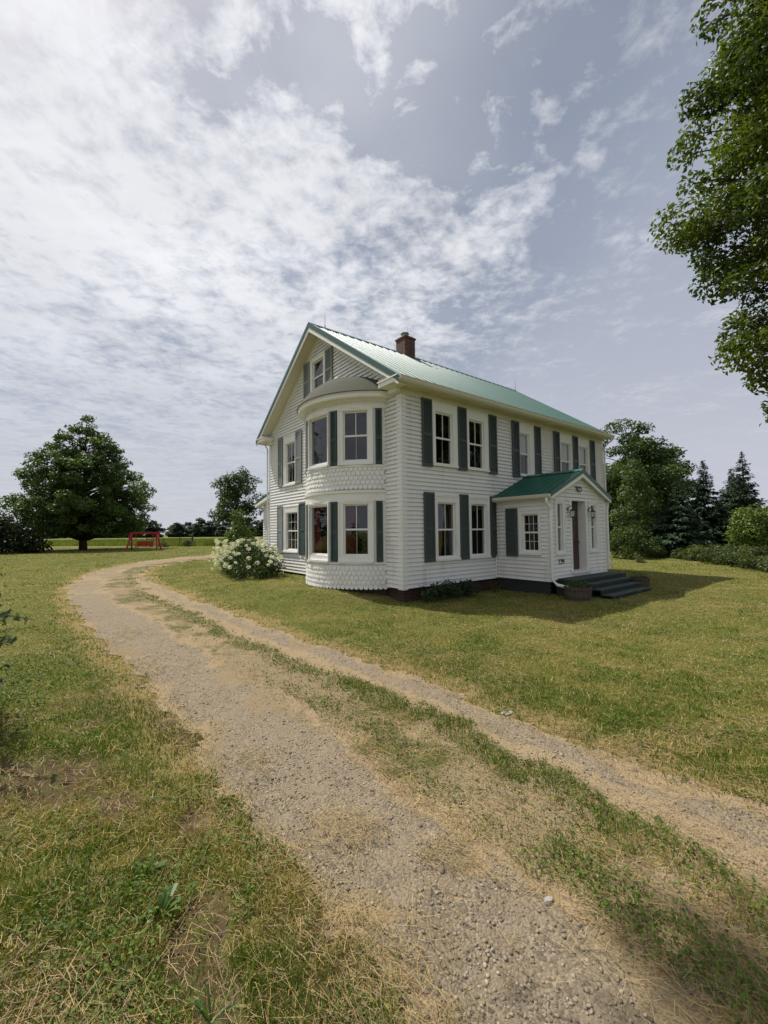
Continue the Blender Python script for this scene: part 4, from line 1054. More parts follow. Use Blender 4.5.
for (x, y, h, lab) in ((-27.5, 20.5, 14.0, 'dark leafy tree outside the view, mirrored in the bay windows'), (-35, 27.5, 15.5, 'taller dark tree outside the view, mirrored in the gable windows')):
    broadleaf('roadside_tree', (x, y), h, [(.4, 3.8), (3, 4.6), (h*.55, 4.2), (h*.8, 2.6), (h-.4, .7)], 140, 1.2, 110, .34, (.014, .034, .008), (.05, .09, .02), lab, trunk_r=.25, crown0=.8)
rt_ = broadleaf('limbed_tree', (-9.0, 2.6), 13, [(6.5, 1.6), (8, 2.6), (10, 2.8), (12, 1.6), (12.9, .4)], 60, .8, 120, .2, (.018, .04, .010), (.075, .12, .028), 'tall tree just outside the view whose long limb shades the track', trunk_r=.22, crown0=5.5)
rt_.rotation_euler = (0, 0, 0)
lm = MB(); limb(lm, (0, 0, 7.0), (5.06, 2.28, 9.6), .10, .02, .02); lb = lm.build('limb', M['bark'], rt_, smooth=True)
lp = [(np.array([5.06+rng.normal()*.30, 2.28+rng.normal()*.16, 9.6+.25*rng.random()]), np.array([.32, .3, .22])) for _ in range(11)]
Pl, Nl, Kl = puff_points(lp, 420, .3); leaf_mesh('limb_leaves', Pl, Nl, .12, tints(Kl, len(Pl), (.018, .04, .010), (.075, .12, .028)), M['leaf'], lb)
shrub('dark_bush', (-36.5, 40.5), (4.4, 3.5, 4.1), 14, 130, .30, (.010, .020, .008), (.035, .055, .020), 'dark bush left of the big spreading tree', 'bush', npf=60, pr=1.0)
# behind the house, right
for (x, y, h, R, lab) in ((19.8, 34, 10.9, 4.2, 'tall dark leafy tree right behind the far house corner'), (26, 40, 10.6, 4.0, 'dark leafy tree just left of the tallest spruce'), (16.6, 37, 11.2, 4.0, 'dark tree half hidden by the far end of the house')):
    broadleaf('dark_tree', (x, y), h, [(.9, R*.7), (h*.3, R*.95), (h*.55, R), (h*.8, R*.7), (h*.97, R*.2)], 170, .95, 260, .25, (.014, .036, .009), (.09, .145, .032), lab, group='dark leafy trees behind the house', trunk_r=.26, crown0=1.0, flat=.6)
broadleaf('birch_tree', (15.9, 26.6), 6.2, [(.7, 1.1), (2.2, 1.5), (3.8, 1.25), (5.2, .8), (6.1, .2)], 70, .5, 520, .15, (.03, .06, .016), (.13, .185, .05),
          'slim pale green drooping tree close beside the house corner', trunk_r=.09, crown0=.5, flat=.9)
conifer((20.5, 27.0), 6.1, 2.3, 'spruce with the sharp top right of the big dark tree', (.010, .028, .015), (.05, .085, .042), dens=1.2)
conifer((25.8, 30.2), 7.3, 2.2, 'tallest and palest spruce near the right edge', (.014, .034, .02), (.07, .10, .06), dens=1.2)
conifer((17.6, 25.4), 4.6, 2.1, 'low broad spruce in front of the big dark tree', (.010, .028, .015), (.046, .08, .04), dens=1.2)
conifer((23.0, 27.2), 5.2, 2.2, 'spruce between the sharp topped and the tallest one', (.010, .028, .015), (.048, .082, .042), dens=1.2)
conifer((24.3, 29.4), 6.0, 2.2, 'spruce crowding the left side of the tallest one', (.010, .028, .015), (.05, .085, .042), dens=1.2)
conifer((28.2, 29.5), 6.3, 2.4, 'bluish spruce cut by the right edge of the picture', (.012, .026, .019), (.045, .066, .048), dens=1.2)
shrub('green_shrub', (14.1, 24.6), (1.5, 1.2, 2.1), 10, 800, .12, (.025, .05, .010), (.11, .155, .03), 'bright green shrub beyond the right end of the house', 'shrub', npf=40, pr=.45)
shrub('round_shrub', (15.8, 24.8), (.7, .7, 1.35), 8, 900, .10, (.03, .055, .012), (.12, .16, .035), 'small round shrub left of the bramble hedge', 'shrub', npf=22, pr=.3)
shrub('sapling_bush', (18.0, 20.6), (1.25, 1.2, 3.2), 12, 700, .13, (.04, .08, .014), (.19, .25, .05), 'bright green young bush at the right edge behind the hedge', 'bush', npf=46, pr=.5)
shrub('low_weed', (12.9, 21.6), (.5, .4, .5), 6, 900, .08, (.03, .05, .012), (.12, .15, .04), 'low weed patch at the far corner of the house', 'plant', npf=14, pr=.17)
# bramble hedge along the lawn
he = empty('bramble_hedge', (15.2, 20, 0)); tag(he, 'long low bramble hedge edging the lawn on the right', 'hedge')
line = np.array([[16.9, 26.2], [16.3, 24.0], [15.6, 21.5], [15.1, 19.4], [14.5, 17.2], [14.2, 15.4], [14.4, 13.2], [15.2, 10.5]]); puffs = []; mb = MB()
dist = np.concatenate([[0], np.cumsum(np.hypot(*np.diff(line, axis=0).T))])
for k in range(300):
    s = rng.random()*dist[-1]; lx, ly = np.interp(s, dist, line[:, 0]), np.interp(s, dist, line[:, 1])
    off = rng.uniform(0, 2.2); hh = .62+.35*fbm(np.array([s*.5]), np.array([1.0]), 51)[0]; r = rng.uniform(.2, .36)
    c = np.array([lx+off-15.2, ly-20+rng.normal()*.2, max(r*.4, rng.uniform(.1, 1)*(hh*(.7+.3*min(1, off)))-r*.4)]); puffs.append((c, np.array([r, r, r*.8])))
    if k % 3 == 0: limb(mb, (c[0], c[1], -.05), c, .008, .004, .05, 3)
Pp, Nn, K = puff_points(puffs, 1700, .4); Pp[:, 2] = np.maximum(Pp[:, 2], .02)
mb.build('stems', M['stem'], he)
leaf_mesh('foliage', Pp, Nn, .10*rng.uniform(.6, 1.4, len(Pp)), tints(K, len(Pp), (.022, .042, .010), (.115, .145, .035)), M['leaf'], he)

# flowering bush by the gable end
x, y, _ = HW(-1.15, 7.0)
fb, fpuffs = shrub('flowering_bush', (x, y), (1.0, 2.05, 1.25), 16, 1300, .085, (.018, .038, .009), (.075, .115, .025), 'rounded bush covered in white flower heads beside the gable wall', 'bush', npf=70, pr=.30, rz=YAW)
hp = []
for k in range(140):
    a = rng.random()*2*PI; el = math.asin(rng.uniform(.25, 1) if rng.random() < .8 else rng.uniform(.02, .4)); lean_ = 1.0
    d = np.array([math.cos(el)*math.cos(a), math.cos(el)*math.sin(a), math.sin(el)])
    hp.append(d*np.array([1.0, 2.05, 1.22])*rng.uniform(.9, 1.06)+np.array([0, 0, .06]))
for k in range(45):      # arching sprays on the far left
    t = rng.random(); hp.append(np.array([-.25-.5*rng.random(), 1.3+1.0*t, 1.15-.9*t**1.3+.12*rng.normal()]))
V_, F_, T_ = [], [], []
Pq, Nq = [], []
for c in hp:
    r = rng.uniform(.045, .09); n = 52
    d = unit(rng.normal(size=(n, 3))); Pq.append(c+d*r*np.array([1, 1, .75])); Nq.append(d)
Pq = np.vstack(Pq); Nq = np.vstack(Nq)
leaf_mesh('flowers', Pq, Nq, .034*rng.uniform(.8, 1.2, len(Pq)), np.clip(np.array([.78, .77, .70])*(.8+.25*rng.random((len(Pq), 1))), 0, .85), M['petal'], fb, .9, .05)
x, y, _ = HW(.05, 9.3)
shrub('leafy_shrub', (-6.35, 18.6), (.75, .6, 2.75), 8, 900, .12, (.035, .07, .012), (.13, .19, .035), 'tall light green shrub between white flowers and rear wing', 'shrub', npf=34, pr=.34)

# plants along the front foundation
ferns = [(.55, -.30, .34, 'leafy foundation plant nearest the white house corner'), (1.0, -.33, .38, 'leafy foundation plant beneath the left ground floor window'), (1.5, -.3, .36, 'leafy foundation plant below the shutter between both windows'), (2.0, -.3, .34, 'leafy foundation plant farthest from the house corner')]
for u, v, hh, lab in ferns:
    x, y, _ = HW(u, v); e = empty('foundation_plant', (x, y, gz(x, y))); tag(e, lab, 'plant', 'leafy plants along the front foundation')
    mb = MB(); P, N = [], []
    for k in range(46):
        a = rng.random()*6.28; q = rng.uniform(.1, .3); t = np.array([q*math.cos(a), q*math.sin(a), hh*rng.uniform(.45, 1.15)]); limb(mb, (0, 0, 0), t, .004, .002, .08, 3)
        for i in range(5): P.append(t*rng.uniform(.7, 1.05)+rng.normal(size=3)*.04); N.append(np.array([math.cos(a)*.7, math.sin(a)*.7, .8])+rng.normal(size=3)*.3)
    P = np.array(P); P[:, 2] = np.maximum(P[:, 2], .02); mb.build('stems', M['stem'], e)
    leaf_mesh('leaves', P, np.array(N), .085*rng.uniform(.7, 1.4, len(P)), tints(np.zeros(len(P), int), len(P), (.012, .03, .012), (.045, .08, .035)), M['leaf'], e, .5)
x, y, _ = HW(3.0, -.35); e = empty('reddish_plant', (x, y, gz(x, y))); tag(e, 'small reddish dried plant near the porch lattice', 'plant')
mb = MB(); P = []
for k in range(40):
    a = rng.random()*6.28; t = np.array([.2*math.cos(a)*rng.random(), .2*math.sin(a)*rng.random(), rng.uniform(.1, .3)]); limb(mb, (0, 0, 0), t, .003, .002, .05, 3); P += [t+rng.normal(size=3)*.02 for _ in range(3)]
mb.build('stems', M['stem'], e); P = np.array(P)
leaf_mesh('leaves', P, rng.normal(size=(len(P), 3))+[0, 0, .6], .05, tints(np.zeros(len(P), int), len(P), (.05, .03, .02), (.15, .085, .05)), M['leaf'], e)

# tall shrub just left of the view, one bough of it reaching in
x, y = -4.15, 3.75
ts, _ = shrub('tall_shrub', (x, y), (.62, .62, 2.6), 9, 1000, .085, (.022, .045, .012), (.08, .125, .035), 'shrub at the left edge with a leafy bough reaching in', 'shrub', npf=34, pr=.28)
P, N, mb = [], [], MB()
zb = gz(x, y)
for (t0, t1) in (((.3, -.2, .85), (1.40, -.40, 1.02)), ((.3, -.2, .75), (1.26, -.42, .86)), ((.5, -.3, .85), (1.2, -.55, 1.06)), ((.2, -.2, .7), (1.12, -.3, .80))):
    a, b = np.array(t0), np.array(t1); limb(mb, a, b, .009, .003, .10, 6)
    for i in range(22):
        t = rng.uniform(.35, 1.0); p = a+(b-a)*t; p[2] += .10*np.linalg.norm(b-a)*math.sin(PI*t)
        P.append(p+np.array([.01, .02*rng.normal(), -.025*rng.random()])); N.append(np.array([.5*rng.normal(), -.6+.6*rng.normal(), .6]))
P = np.array(P); bo = mb.build('bough', M['bark'], ts)
leaf_mesh('bough_leaves', P, np.array(N), .095*rng.uniform(.7, 1.3, len(P)), tints(np.zeros(len(P), int), len(P), (.02, .045, .015), (.09, .14, .05)), M['leaf'], bo, .45, .06)

# far treeline: each tree its own
kinds = []
for q in range(3):
    h = (9.5, 11.0, 8.0)[q]; R = (4.2, 4.8, 3.6)[q]
    kinds.append(broadleaf('far_tree', (-90-q*9, 205), h, [(.4, R*.9), (h*.3, R), (h*.6, R*.8), (h*.97, R*.3)], 75, 1.15, 60, .8, (.026, .044, .028), (.062, .092, .055),  # distance haze is put into these pale greyed leaf tints
                 'haze tinted tree of the far treeline beyond the field', group='trees of the far treeline', trunk_r=.25, crown0=.4, flat=.7))
spots = [(-248+i*2.75+rng.normal()*.7, 205+rng.normal()*6) for i in range(72)]
for i, (x, y) in enumerate(spots):
    o = kinds[i] if i < 3 else copy_tree(kinds[i % 3])
    s = .58+.40*rng.random(); o.location = (x, y, -.2); o.rotation_euler = (0, 0, rng.random()*6.28); o.scale = (s*1.45, s*1.45, s*1.05)

# ------------------------------------------------------------------ red garden swing
sw = empty('garden_swing', (-24.95, 44.0, 0), .08); sw.scale = (.93, .93, .93); tag(sw, 'red garden swing on a frame at the edge of the mown grass', 'swing')
for s in (-1, 1):
    for k in (-1, 1):
        m = MB(); m.tube([(s*1.62, k*.62, 0), (s*1.38, 0, 1.92)], .085, 6); m.build('leg', M['red'], sw)
    m = MB(); m.box(s*1.48-.04, s*1.48+.04, -.38, .38, .75, .85); m.box(s*1.45-.07, s*1.45+.07, -.3, .3, 1.2, 1.8); m.build('brace', M['red'], sw)
m = MB(); m.box(-1.55, 1.55, -.09, .09, 1.86, 2.06); m.build('top_beam', M['red'], sw)
m = MB()
for i in range(5): m.box(-.85, .85, -.28+i*.115, -.28+i*.115+.09, .42, .455)
m.box(-.85, -.78, -.3, .3, .36, .42); m.box(.78, .85, -.3, .3, .36, .42); m.build('seat', M['red'], sw)
m = MB()
for i in range(4): m.box(-.85, .85, .27+i*.02, .295+i*.02, .48+i*.14, .61+i*.14)
m.box(-.85, -.79, .3, .36, .42, 1.0); m.box(.79, .85, .3, .36, .42, 1.0); m.build('backrest', M['red'], sw)
for s in (-1, 1):
    m = MB(); m.box(s*.85-.05, s*.85+.05, -.3, .3, .64, .69); m.box(s*.85-.03, s*.85+.03, -.29, -.22, .45, .64); m.build('armrest', M['red'], sw)
    m = MB(); m.tube([(s*.85, -.25, .69), (s*.95, 0, 1.9)], .025, 5); m.tube([(s*.85, .3, .9), (s*.95, 0, 1.9)], .025, 5); m.build('hanger', M['red'], sw)
# fence at the edge of the field
fe = empty('field_fence', (-29.0, 57.5, 0), .04); tag(fe, 'low dark rail fence at the edge of the field by the swing', 'fence')
for i, (x, hh, r) in enumerate(((-3.2, 1.2, .05), (-1.0, 1.15, .05), (1.2, 1.2, .06), (2.9, 1.45, .13))):
    m = MB(); m.tube([(x, 0, -.1), (x, 0, hh)], [r, r*.9], 7); m.build('post', M['wood'], fe)
m = MB(); m.box(-3.2, 2.9, .05, .09, .98, 1.08); m.build('rail', M['wood'], fe)
for (x, y, a, h_, lab) in ((-26.2, 56.4, .8, 1.3, 'weedy bush beside the thick fence post'), (-29.2, 55.8, .9, .9, 'low weedy clump in front of the rail fence'), (-22.5, 57.5, .7, .8, 'low weedy clump right of the thick fence post')):
    shrub('weedy_bush', (x, y), (a, .7, h_), 4, 400, .16, (.03, .05, .012), (.10, .14, .03), lab, 'bush', npf=16, pr=.32)

# ------------------------------------------------------------------ ground cover
def polar(n, r0, r1, half, power=2.0, cy=.0):
    a = rng.uniform(-half, half, n)
    if power == 2.0: r = r0*(r1/r0)**rng.random(n)
    else:
        k = 2-power; r = (r0**k+(r1**k-r0**k)*rng.random(n))**(1/k)
    return r*np.sin(a), r*np.cos(a)+cy, r
def inhouse(x, y, pad=.0):
    u = (x-C0[0])*Uv[0]+(y-C0[1])*Uv[1]; v = (x-C0[0])*Vv[0]+(y-C0[1])*Vv[1]
    a = (u > .05-pad) & (u < UL-.05+pad) & (v > .05-pad) & (v < VW-.05+pad)
    b = (u > PU0+.1-pad) & (u < PU1-.1+pad) & (v > PV+.12-pad) & (v < .1)
    c = (u > 3.8-pad) & (u < 6.6+pad) & (v > -2.95-pad) & (v < -1.6)
    d = (u-BCU)**2+(v-BCV)**2 < (BR-.12)**2
    e = ((u-3.62)**2+(v+2.42)**2 < .3**2) | ((u-6.92)**2+(v+2.55)**2 < .28**2)
    return a | b | c | d | e
def blades(name, x, y, L, W, lean, tint, mat, z=None):
    n = len(x); a = rng.uniform(0, 2*PI, n); b = rng.uniform(0, 2*PI, n)
    z = hgt(x, y) if z is None else z
    side = np.stack([np.cos(a), np.sin(a), np.zeros(n)], 1); ld = np.stack([np.cos(b), np.sin(b), np.zeros(n)], 1)
    base = np.stack([x, y, z-.004], 1); lean = lean[:, None]; L = L[:, None]; W = W[:, None]
    upv = np.array([0, 0, 1.0])
    mid = base+upv*L*.55*np.cos(lean*.5)+ld*L*.55*np.sin(lean*.5); tip = mid+upv*L*.45*np.cos(lean)+ld*L*.45*np.sin(lean)
    V = np.stack([base-side*W*.5, base+side*W*.5, mid+side*W*.42, mid-side*W*.42, tip+side*W*.08, tip-side*W*.08], 1).reshape(-1, 3)
    i = np.arange(n)*6; F = np.concatenate([np.stack([i, i+1, i+2, i+3], 1), np.stack([i+3, i+2, i+4, i+5], 1)])
    return np_mesh(name, V, F, mat, None, np.repeat(tint, 6, 0))
SOIL_SHADE = ((-.80, 1.85, .16, .42, .35), (-.62, 1.55, .15, .25, .2), (-2.55, 3.0, .75, .45, .0), (-1.75, 2.75, .25, .2, 0.), (-1.15, 2.6, .14, .2, .4))  # same patches; the widest is soil plus painted-in shadow
def bare(x, y):
    o = np.zeros(len(x)); w_ = (fbm(x*6, y*6, 64, 3)-.5)*1.1
    for cx_, cy_, rx, ry, an in SOIL_SHADE:
        a = (x-cx_)*math.cos(an)+(y-cy_)*math.sin(an); b = -(x-cx_)*math.sin(an)+(y-cy_)*math.cos(an)
        o = np.maximum(o, 1-sstep(.45, 1.0, np.sqrt((a/rx)**2+(b/ry)**2)+w_))
    return o
HAY = ((-.25, 2.55, .22, .34), (.35, 2.35, .3, .2), (-.3, 1.95, .14, .3), (-3.2, 5.6, .35, .7), (-4.6, 7.6, .4, .9), (-1.0, 3.3, .12, .3))
def haypatch(x, y):
    o = np.zeros(len(x)); w_ = (fbm(x*5, y*5, 65, 3)-.5)*1.0
    for cx_, cy_, rx, ry in HAY:
        a = (x-cx_)*.66-(y-cy_)*.75; b = (x-cx_)*.75+(y-cy_)*.66
        o = np.maximum(o, 1-sstep(.4, 1.0, np.sqrt((b/rx)**2+(a/ry)**2)+w_))
    return o
def turf():
    n = 800000
    x, y, r = polar(n, 1.15, 66, 1.12)
    dl, dr, da = track(x, y); rut = np.maximum(dl, dr)
    p = np.ones(n)
    med = (da > -.02)
    g = fbm(x*1.5, y*1.5, 45, 4)
    band = sstep(.46, .24, -dr)*(dr < .03)*(-dl > .05)*(.55+.45*sstep(.3, .5, fbm(x*1.7, y*1.7, 67, 3)))
    fn = sstep(1.0, 3.0, r)
    b2 = np.exp(-((-dr-.66)/.15)**2)*(1-sstep(4, 6.5, r))*sstep(.30, .48, fbm(x*2.6, y*2.6, 66, 3))*(-dl > .03)
    pm = np.maximum(np.maximum(band*.95, b2*.62), .16+sstep(.44, .60, g+.10*sstep(.5, .0, -dr))*.5)*sstep(-.0, -.06, rut)
    en = fbm(x*4, y*4, 63, 3)
    rs = (dr > dl); p = p*(1-np.where(rs, .8, .35)*sstep(-.45, .02, da+.3*(en-.5)))
    p = np.where(med, np.maximum(np.maximum(pm, .012*(rut < 0)), .22*np.exp(-np.maximum(da, 0)/.08)), p)
    sp = sstep(.48, .62, fbm(x*1.3+5, y*1.3, 21, 3))*(1-sstep(3.5, 7, r))*(x < 0)
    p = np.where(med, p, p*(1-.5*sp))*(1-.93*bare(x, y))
    thin = sstep(.58, .70, fbm(x*3.1, y*3.1, 61, 3)); p = p*(1-.6*thin)
    ok = (rng.random(n) < p) & ~inhouse(x, y)
    b2 = b2[ok]; x, y, r, da, dl, dr, med = x[ok], y[ok], r[ok], da[ok], dl[ok], dr[ok], med[ok]; n = len(x)
    band = band[ok]
    lush = fbm(x*.9, y*.9, 71, 4)*.55+fbm(x*3.5, y*3.5, 72, 3)*.45-.05*sstep(4, 9, r)
    left = sstep(.3, -.6, x+.0*y)*(~med)*(1-sstep(6, 10, r))
    swath = sstep(.50, .66, fbm((x*.93+y*.36)*.35, (y*.93-x*.36)*1.7, 82, 4))*(~med)*(x > -2.5)
    gr = sstep(.38, .62, lush-.13*swath+.10*band+.07*left-.04*sstep(-.5, -.05, da)*(~med))
    gr = np.clip(gr+.4*band+.35*b2+.45*np.exp(-((da+.28)/.22)**2)*(dl > dr)*(~med), 0, 1)
    green = np.array([.095, .150, .016]); yel = np.array([.27, .235, .052]); hay = np.array([.42, .325, .14])
    t = np.clip(gr+rng.normal(size=n)*.22, 0, 1)[:, None]
    c = yel*(1-t)+green*t
    hm = (rng.random(n) < .14+.26*(1-gr)+.22*swath)[:, None]; c = np.where(hm, hay, c)*(.7+.6*rng.random((n, 1)))
    L = (.032+.026*rng.random(n)+.036*gr*rng.random(n))*(1-.12*left)
    tall = (rng.random(n) < .03); L = np.where(tall, L*1.8, L)
    L = np.where(med & (band < .3), L*.6, L)*(1+.010*np.clip(r-4, 0, 30))
    L = L*(1-.32*sstep(2.5, 7, r))
    W = .0031*(.7+.7*rng.random(n))*(1+.27*np.clip(r-1.5, 0, 60))
    lean = np.abs(rng.normal(size=n))*.6+.3+.25*sstep(3, 8, r)+.5*hm[:, 0]
    o = blades('lawn_grass', x, y, L, W, lean, c, M['grass']); tag(o, 'short mown grass of the lawn and the strip between the ruts', 'grass', kind='stuff')
turf()
def clover():
    n = 170000
    x, y, r = polar(n, 1.2, 14, 1.12); dl, dr, da = track(x, y); rut = np.maximum(dl, dr)
    f = fbm(x*2.0, y*2.0, 95, 4)
    b2 = np.exp(-((-dr-.66)/.17)**2)*(1-sstep(4, 6.5, r))*sstep(.30, .48, fbm(x*2.6, y*2.6, 66, 3))*(-dl > .03)
    band = sstep(.32, .10, -dr)*(dr < .01)*(-dl > .05)
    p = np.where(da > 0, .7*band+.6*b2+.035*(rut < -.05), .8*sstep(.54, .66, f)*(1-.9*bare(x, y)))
    ok = (rng.random(n) < p) & ~inhouse(x, y, .05); x, y, r = x[ok], y[ok], r[ok]; n = len(x)
    Pc = np.stack([x, y, hgt(x, y)+.008+.035*rng.random(n)], 1); N = rng.normal(size=(n, 3))*.45+[0, 0, 1]
    t = rng.random((n, 1)); c = (np.array([.055, .105, .014])*(1-t)+np.array([.13, .19, .03])*t)*(.75+.5*rng.random((n, 1)))
    o = leaf_mesh('clover', Pc, N, (.010+.010*rng.random(n))*(1+.16*np.clip(r-1.5, 0, 20)), c, M['grass'], None, .8, .12)
    tag(o, 'small leafy clover and weeds growing through the grass', 'clover', kind='stuff')
clover()
def straw():
    n = 230000
    x, y, r = polar(n, 1.15, 26, 1.12)
    dl, dr, da = track(x, y); rut = np.maximum(dl, dr); f = fbm(x*1.1, y*1.1+3, 44, 4)
    edge = np.exp(-(rut/.13)**2)*(1-.8*sstep(4, 10, r))
    left = (dl > dr); hp_ = haypatch(x, y)
    p = np.where(da > 0, .03+.22*edge*np.where(left, 1.6, 1)+.25*sstep(.52, .68, f)+.42*(rut < 0)+.75*hp_, .13+np.where(left, .30, .55)*sstep(np.where(left, -.16, -.5), -.02, da)+.5*sstep(.52, .68, fbm(x*.8, y*.8, 81, 4))+.55*(~left)*sstep(.54, .70, fbm((x*.93+y*.36)*.35, (y*.93-x*.36)*1.7, 82, 4)))
    p = p*(1-.5*sstep(12, 26, r))
    ok = (rng.random(n) < p) & ~inhouse(x, y, .05); x, y, r, da = x[ok], y[ok], r[ok], da[ok]; n = len(x)
    a = rng.uniform(0, 2*PI, n)
    # most stalks lie roughly along the track, as wheels and rake left them
    al = (rng.random(n) < .4); a = np.where(al, 2.28+rng.normal(size=n)*.5, a)
    L = (.025+.11*rng.random(n)**1.6)*(1+.03*r); W = .0015*(.7+.6*rng.random(n))*(1+.30*np.clip(r-1.5, 0, 40))
    z = hgt(x, y)+.006+.012*rng.random(n)*(1+.5*(da < 0)) + np.where(da < 0, .02*rng.random(n), 0)
    d = np.stack([np.cos(a), np.sin(a), rng.normal(size=n)*.10], 1); sd = np.stack([-np.sin(a), np.cos(a), np.zeros(n)], 1)
    B = np.stack([x, y, z], 1); L = L[:, None]; W = W[:, None]; bow = rng.normal(size=(n, 1))*.06*L
    A0 = B-d*L*.5; A1 = B+sd*bow+np.array([0, 0, 1.0])*np.abs(bow)*.4; A2 = B+d*L*.5
    for A in (A0, A2): A[:, 2] = np.maximum(A[:, 2], hgt(A[:, 0], A[:, 1])+.004-.02*(A[:, 2]*0))
    V = np.stack([A0-sd*W*.5, A0+sd*W*.5, A1+sd*W*.5, A1-sd*W*.5, A2+sd*W*.35, A2-sd*W*.35], 1).reshape(-1, 3)
    i = np.arange(n)*6; F = np.concatenate([np.stack([i, i+1, i+2, i+3], 1), np.stack([i+3, i+2, i+4, i+5], 1)])
    c = np.array([.37, .275, .135])*(.45+.8*rng.random((n, 1)))*np.array([1, 1, 1])+np.array([.03, .01, -.01])*rng.normal(size=(n, 1))
    o = np_mesh('dry_straw', V, F, M['straw'], None, np.repeat(np.clip(c, .02, .7), 6, 0)); tag(o, 'loose dry straw lying over track and lawn', 'straw', kind='stuff')
straw()
def stones():
    n = 70000
    x, y, r = polar(n, 1.2, 16, 1.1)
    dl, dr, da = track(x, y); rut = np.maximum(dl, dr); g = sstep(-.06, .15, rut)*(.25+.75*sstep(.34, .5, fbm(x*1.6+9, y*1.6, 43, 4)))
    p = np.where(da > 0, np.maximum(g, .14), 0)*(1-.97*sstep(5, 12, r))
    ok = rng.random(n) < p; x, y, r, rut = x[ok], y[ok], r[ok], rut[ok]; n = len(x)
    ph = (1+5**.5)/2
    I = unit(np.array([(-1, ph, 0), (1, ph, 0), (-1, -ph, 0), (1, -ph, 0), (0, -1, ph), (0, 1, ph), (0, -1, -ph), (0, 1, -ph), (ph, 0, -1), (ph, 0, 1), (-ph, 0, -1), (-ph, 0, 1)], float))
    IF = np.array([(0, 11, 5), (0, 5, 1), (0, 1, 7), (0, 7, 10), (0, 10, 11), (1, 5, 9), (5, 11, 4), (11, 10, 2), (10, 7, 6), (7, 1, 8), (3, 9, 4), (3, 4, 2), (3, 2, 6), (3, 6, 8), (3, 8, 9), (4, 9, 5), (2, 4, 11), (6, 2, 10), (8, 6, 7), (9, 8, 1)])
    s = (.0025+.0085*rng.random(n)**3.0)*(1+.05*np.clip(r-1.5, 0, 20)); s = np.where(rng.random(n) < .003, s*1.6+.004, s)
    V = I[None]*(1+.28*rng.normal(size=(n, 12, 1)))*np.stack([np.ones(n), rng.uniform(.6, 1, n), rng.uniform(.4, .75, n)], 1)[:, None]*s[:, None, None]
    a = rng.uniform(0, 2*PI, n); ca, sa = np.cos(a)[:, None], np.sin(a)[:, None]
    V = np.stack([V[..., 0]*ca-V[..., 1]*sa, V[..., 0]*sa+V[..., 1]*ca, V[..., 2]], 2)
    z = hgt(x, y)+.004-.022*sstep(-.05, .2, rut)+.012*(fbm(x*14, y*14, 41, 3)-.5)
    V = V+np.stack([x, y, z+s*.2], 1)[:, None]
    F = (np.arange(n)[:, None, None]*12+IF[None]).reshape(-1, 3)
    k = rng.random((n, 1)); c = (np.array([.155, .124, .088])*(1-k)+np.array([.36, .305, .225])*k)*(.75+.5*rng.random((n, 1)))
    o = np_mesh('gravel', V.reshape(-1, 3), F, M['stone'], None, np.repeat(c, 12, 0)); tag(o, 'loose grey gravel in the wheel ruts', 'gravel', kind='stuff')
stones()
def meadow():
    n = 60000
    y = rng.uniform(55, 95, n); x = -rng.uniform(.2, 1.15, n)*y-2+rng.normal(size=n)
    ok = (y+.25*(x+30)+4*(fbm(x*.15, y*.15, 31, 3)-.5)) > 59; x, y = x[ok], y[ok]; n = len(x)
    f = fbm(x*.3, y*.3, 91, 3); t = np.clip(f*1.6-.3+rng.normal(size=n)*.2, 0, 1)[:, None]
    c = (np.array([.23, .22, .06])*(1-t)+np.array([.09, .145, .025])*t)*(.75+.5*rng.random((n, 1)))
    o = blades('meadow_grass', x, y, .35+.45*rng.random(n)*(.5+f), .05+.05*rng.random(n), np.abs(rng.normal(size=n))*.4, c, M['grass']); tag(o, 'tall green meadow grass of the field beyond the lawn', 'grass', kind='stuff')
meadow()

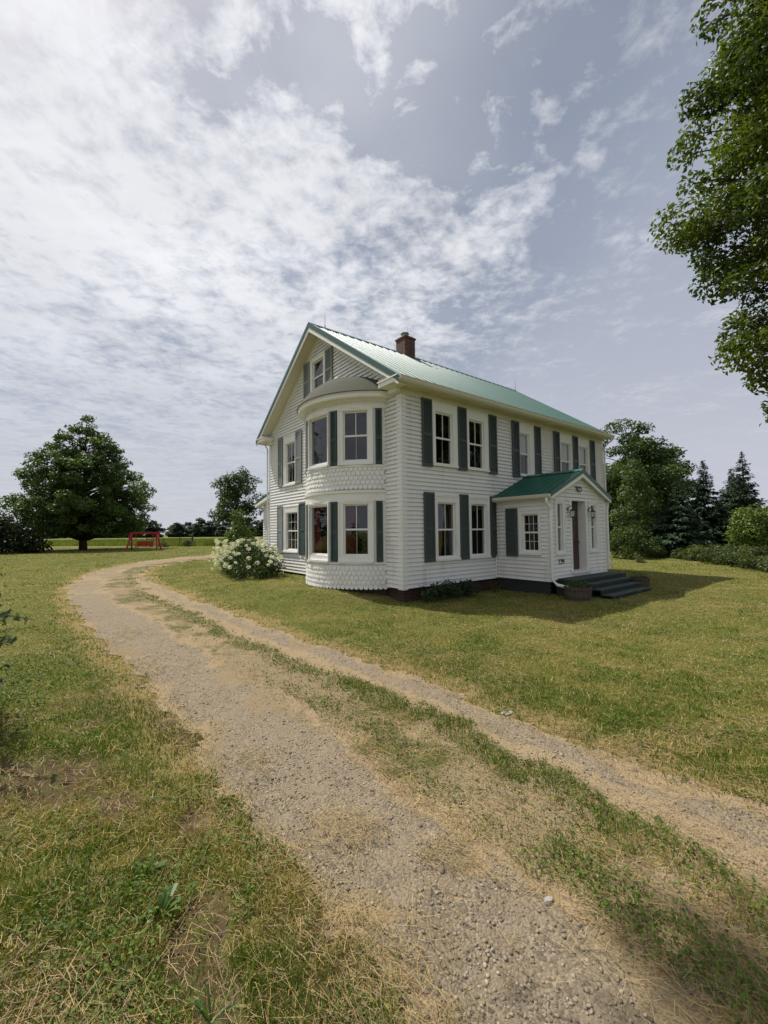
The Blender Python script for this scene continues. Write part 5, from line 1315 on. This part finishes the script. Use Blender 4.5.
# ------------------------------------------------------------------ small things lying about
def rock(loc, s, label, flat=.25, mat='slab', name='flat_stone', cat='stone'):
    m = MB(); n = 9; x, y = loc; pts = [(s*math.cos(2*PI*i/n)*random.uniform(.7, 1.1), s*.65*math.sin(2*PI*i/n)*random.uniform(.75, 1.1)) for i in range(n)]
    hz = s*flat
    m.add([(a, b, -.02) for a, b in pts]+[(a*.97, b*.97, hz*.7) for a, b in pts]+[(a*.85, b*.85, hz*random.uniform(.9, 1.1)) for a, b in pts],
          [(i, (i+1) % n, n+(i+1) % n, n+i) for i in range(n)]+[(n+i, n+(i+1) % n, 2*n+(i+1) % n, 2*n+i) for i in range(n)]+[tuple(range(2*n, 3*n))])
    o = m.build(name, M[mat]); o.location = (x, y, gz(x, y)-.005); o.rotation_euler = (0, 0, .4); tag(o, label, cat); return o
rock((1.12, 4.02), .085, 'flat pale slab lying on the right rut of the track', .2)
rock((.75, 2.05), .028, 'small rounded pale stone on the gravel near the camera', .6, name='loose_stone')
def weed(loc, label, hh=.13, n=26, wd=.02):
    x, y = loc; e = empty('broadleaf_weed', (x, y, gz(x, y))); tag(e, label, 'plant', 'broad leaved weeds in the lawn')
    m = MB()
    for k in range(n):
        a = rng.random()*6.28; L = hh*rng.uniform(.6, 1.2); el = rng.uniform(.35, 1.25); d = np.array([math.cos(a)*math.cos(el), math.sin(a)*math.cos(el), math.sin(el)]); s = np.array([-math.sin(a), math.cos(a), 0])
        p0 = d*.0; p1 = d*L*.5; p2 = d*L*.9+np.array([0, 0, -L*.12]); p3 = d*L*1.1+np.array([0, 0, -L*.3]); w_ = wd*rng.uniform(.6, 1.1)
        m.add([p0-s*.002, p0+s*.002, p1+s*w_*.5, p1-s*w_*.5, p2+s*w_*.4, p2-s*w_*.4, p3], [(0, 1, 2, 3), (3, 2, 4, 5), (5, 4, 6)])
    o = m.build('leaves', None, e); me = o.data
    at = me.color_attributes.new('tint', 'FLOAT_COLOR', 'POINT'); c = np.ones((len(me.vertices), 4), np.float32); c[:, :3] = np.array([.085, .15, .03])*(.7+.6*rng.random((len(me.vertices), 1))); at.data.foreach_set('color', c.ravel())
    me.materials.append(M['leaf'])
weed((-1.02, 1.98), 'broad leaved weed in the near lawn beside bare soil')
weed((-1.22, 2.22), 'smaller weed tuft just behind the near broad leaved weed', .10, 18)
weed((-.62, 1.55), 'grassy weed tuft at the bottom edge of the lawn', .12, 18, .01)
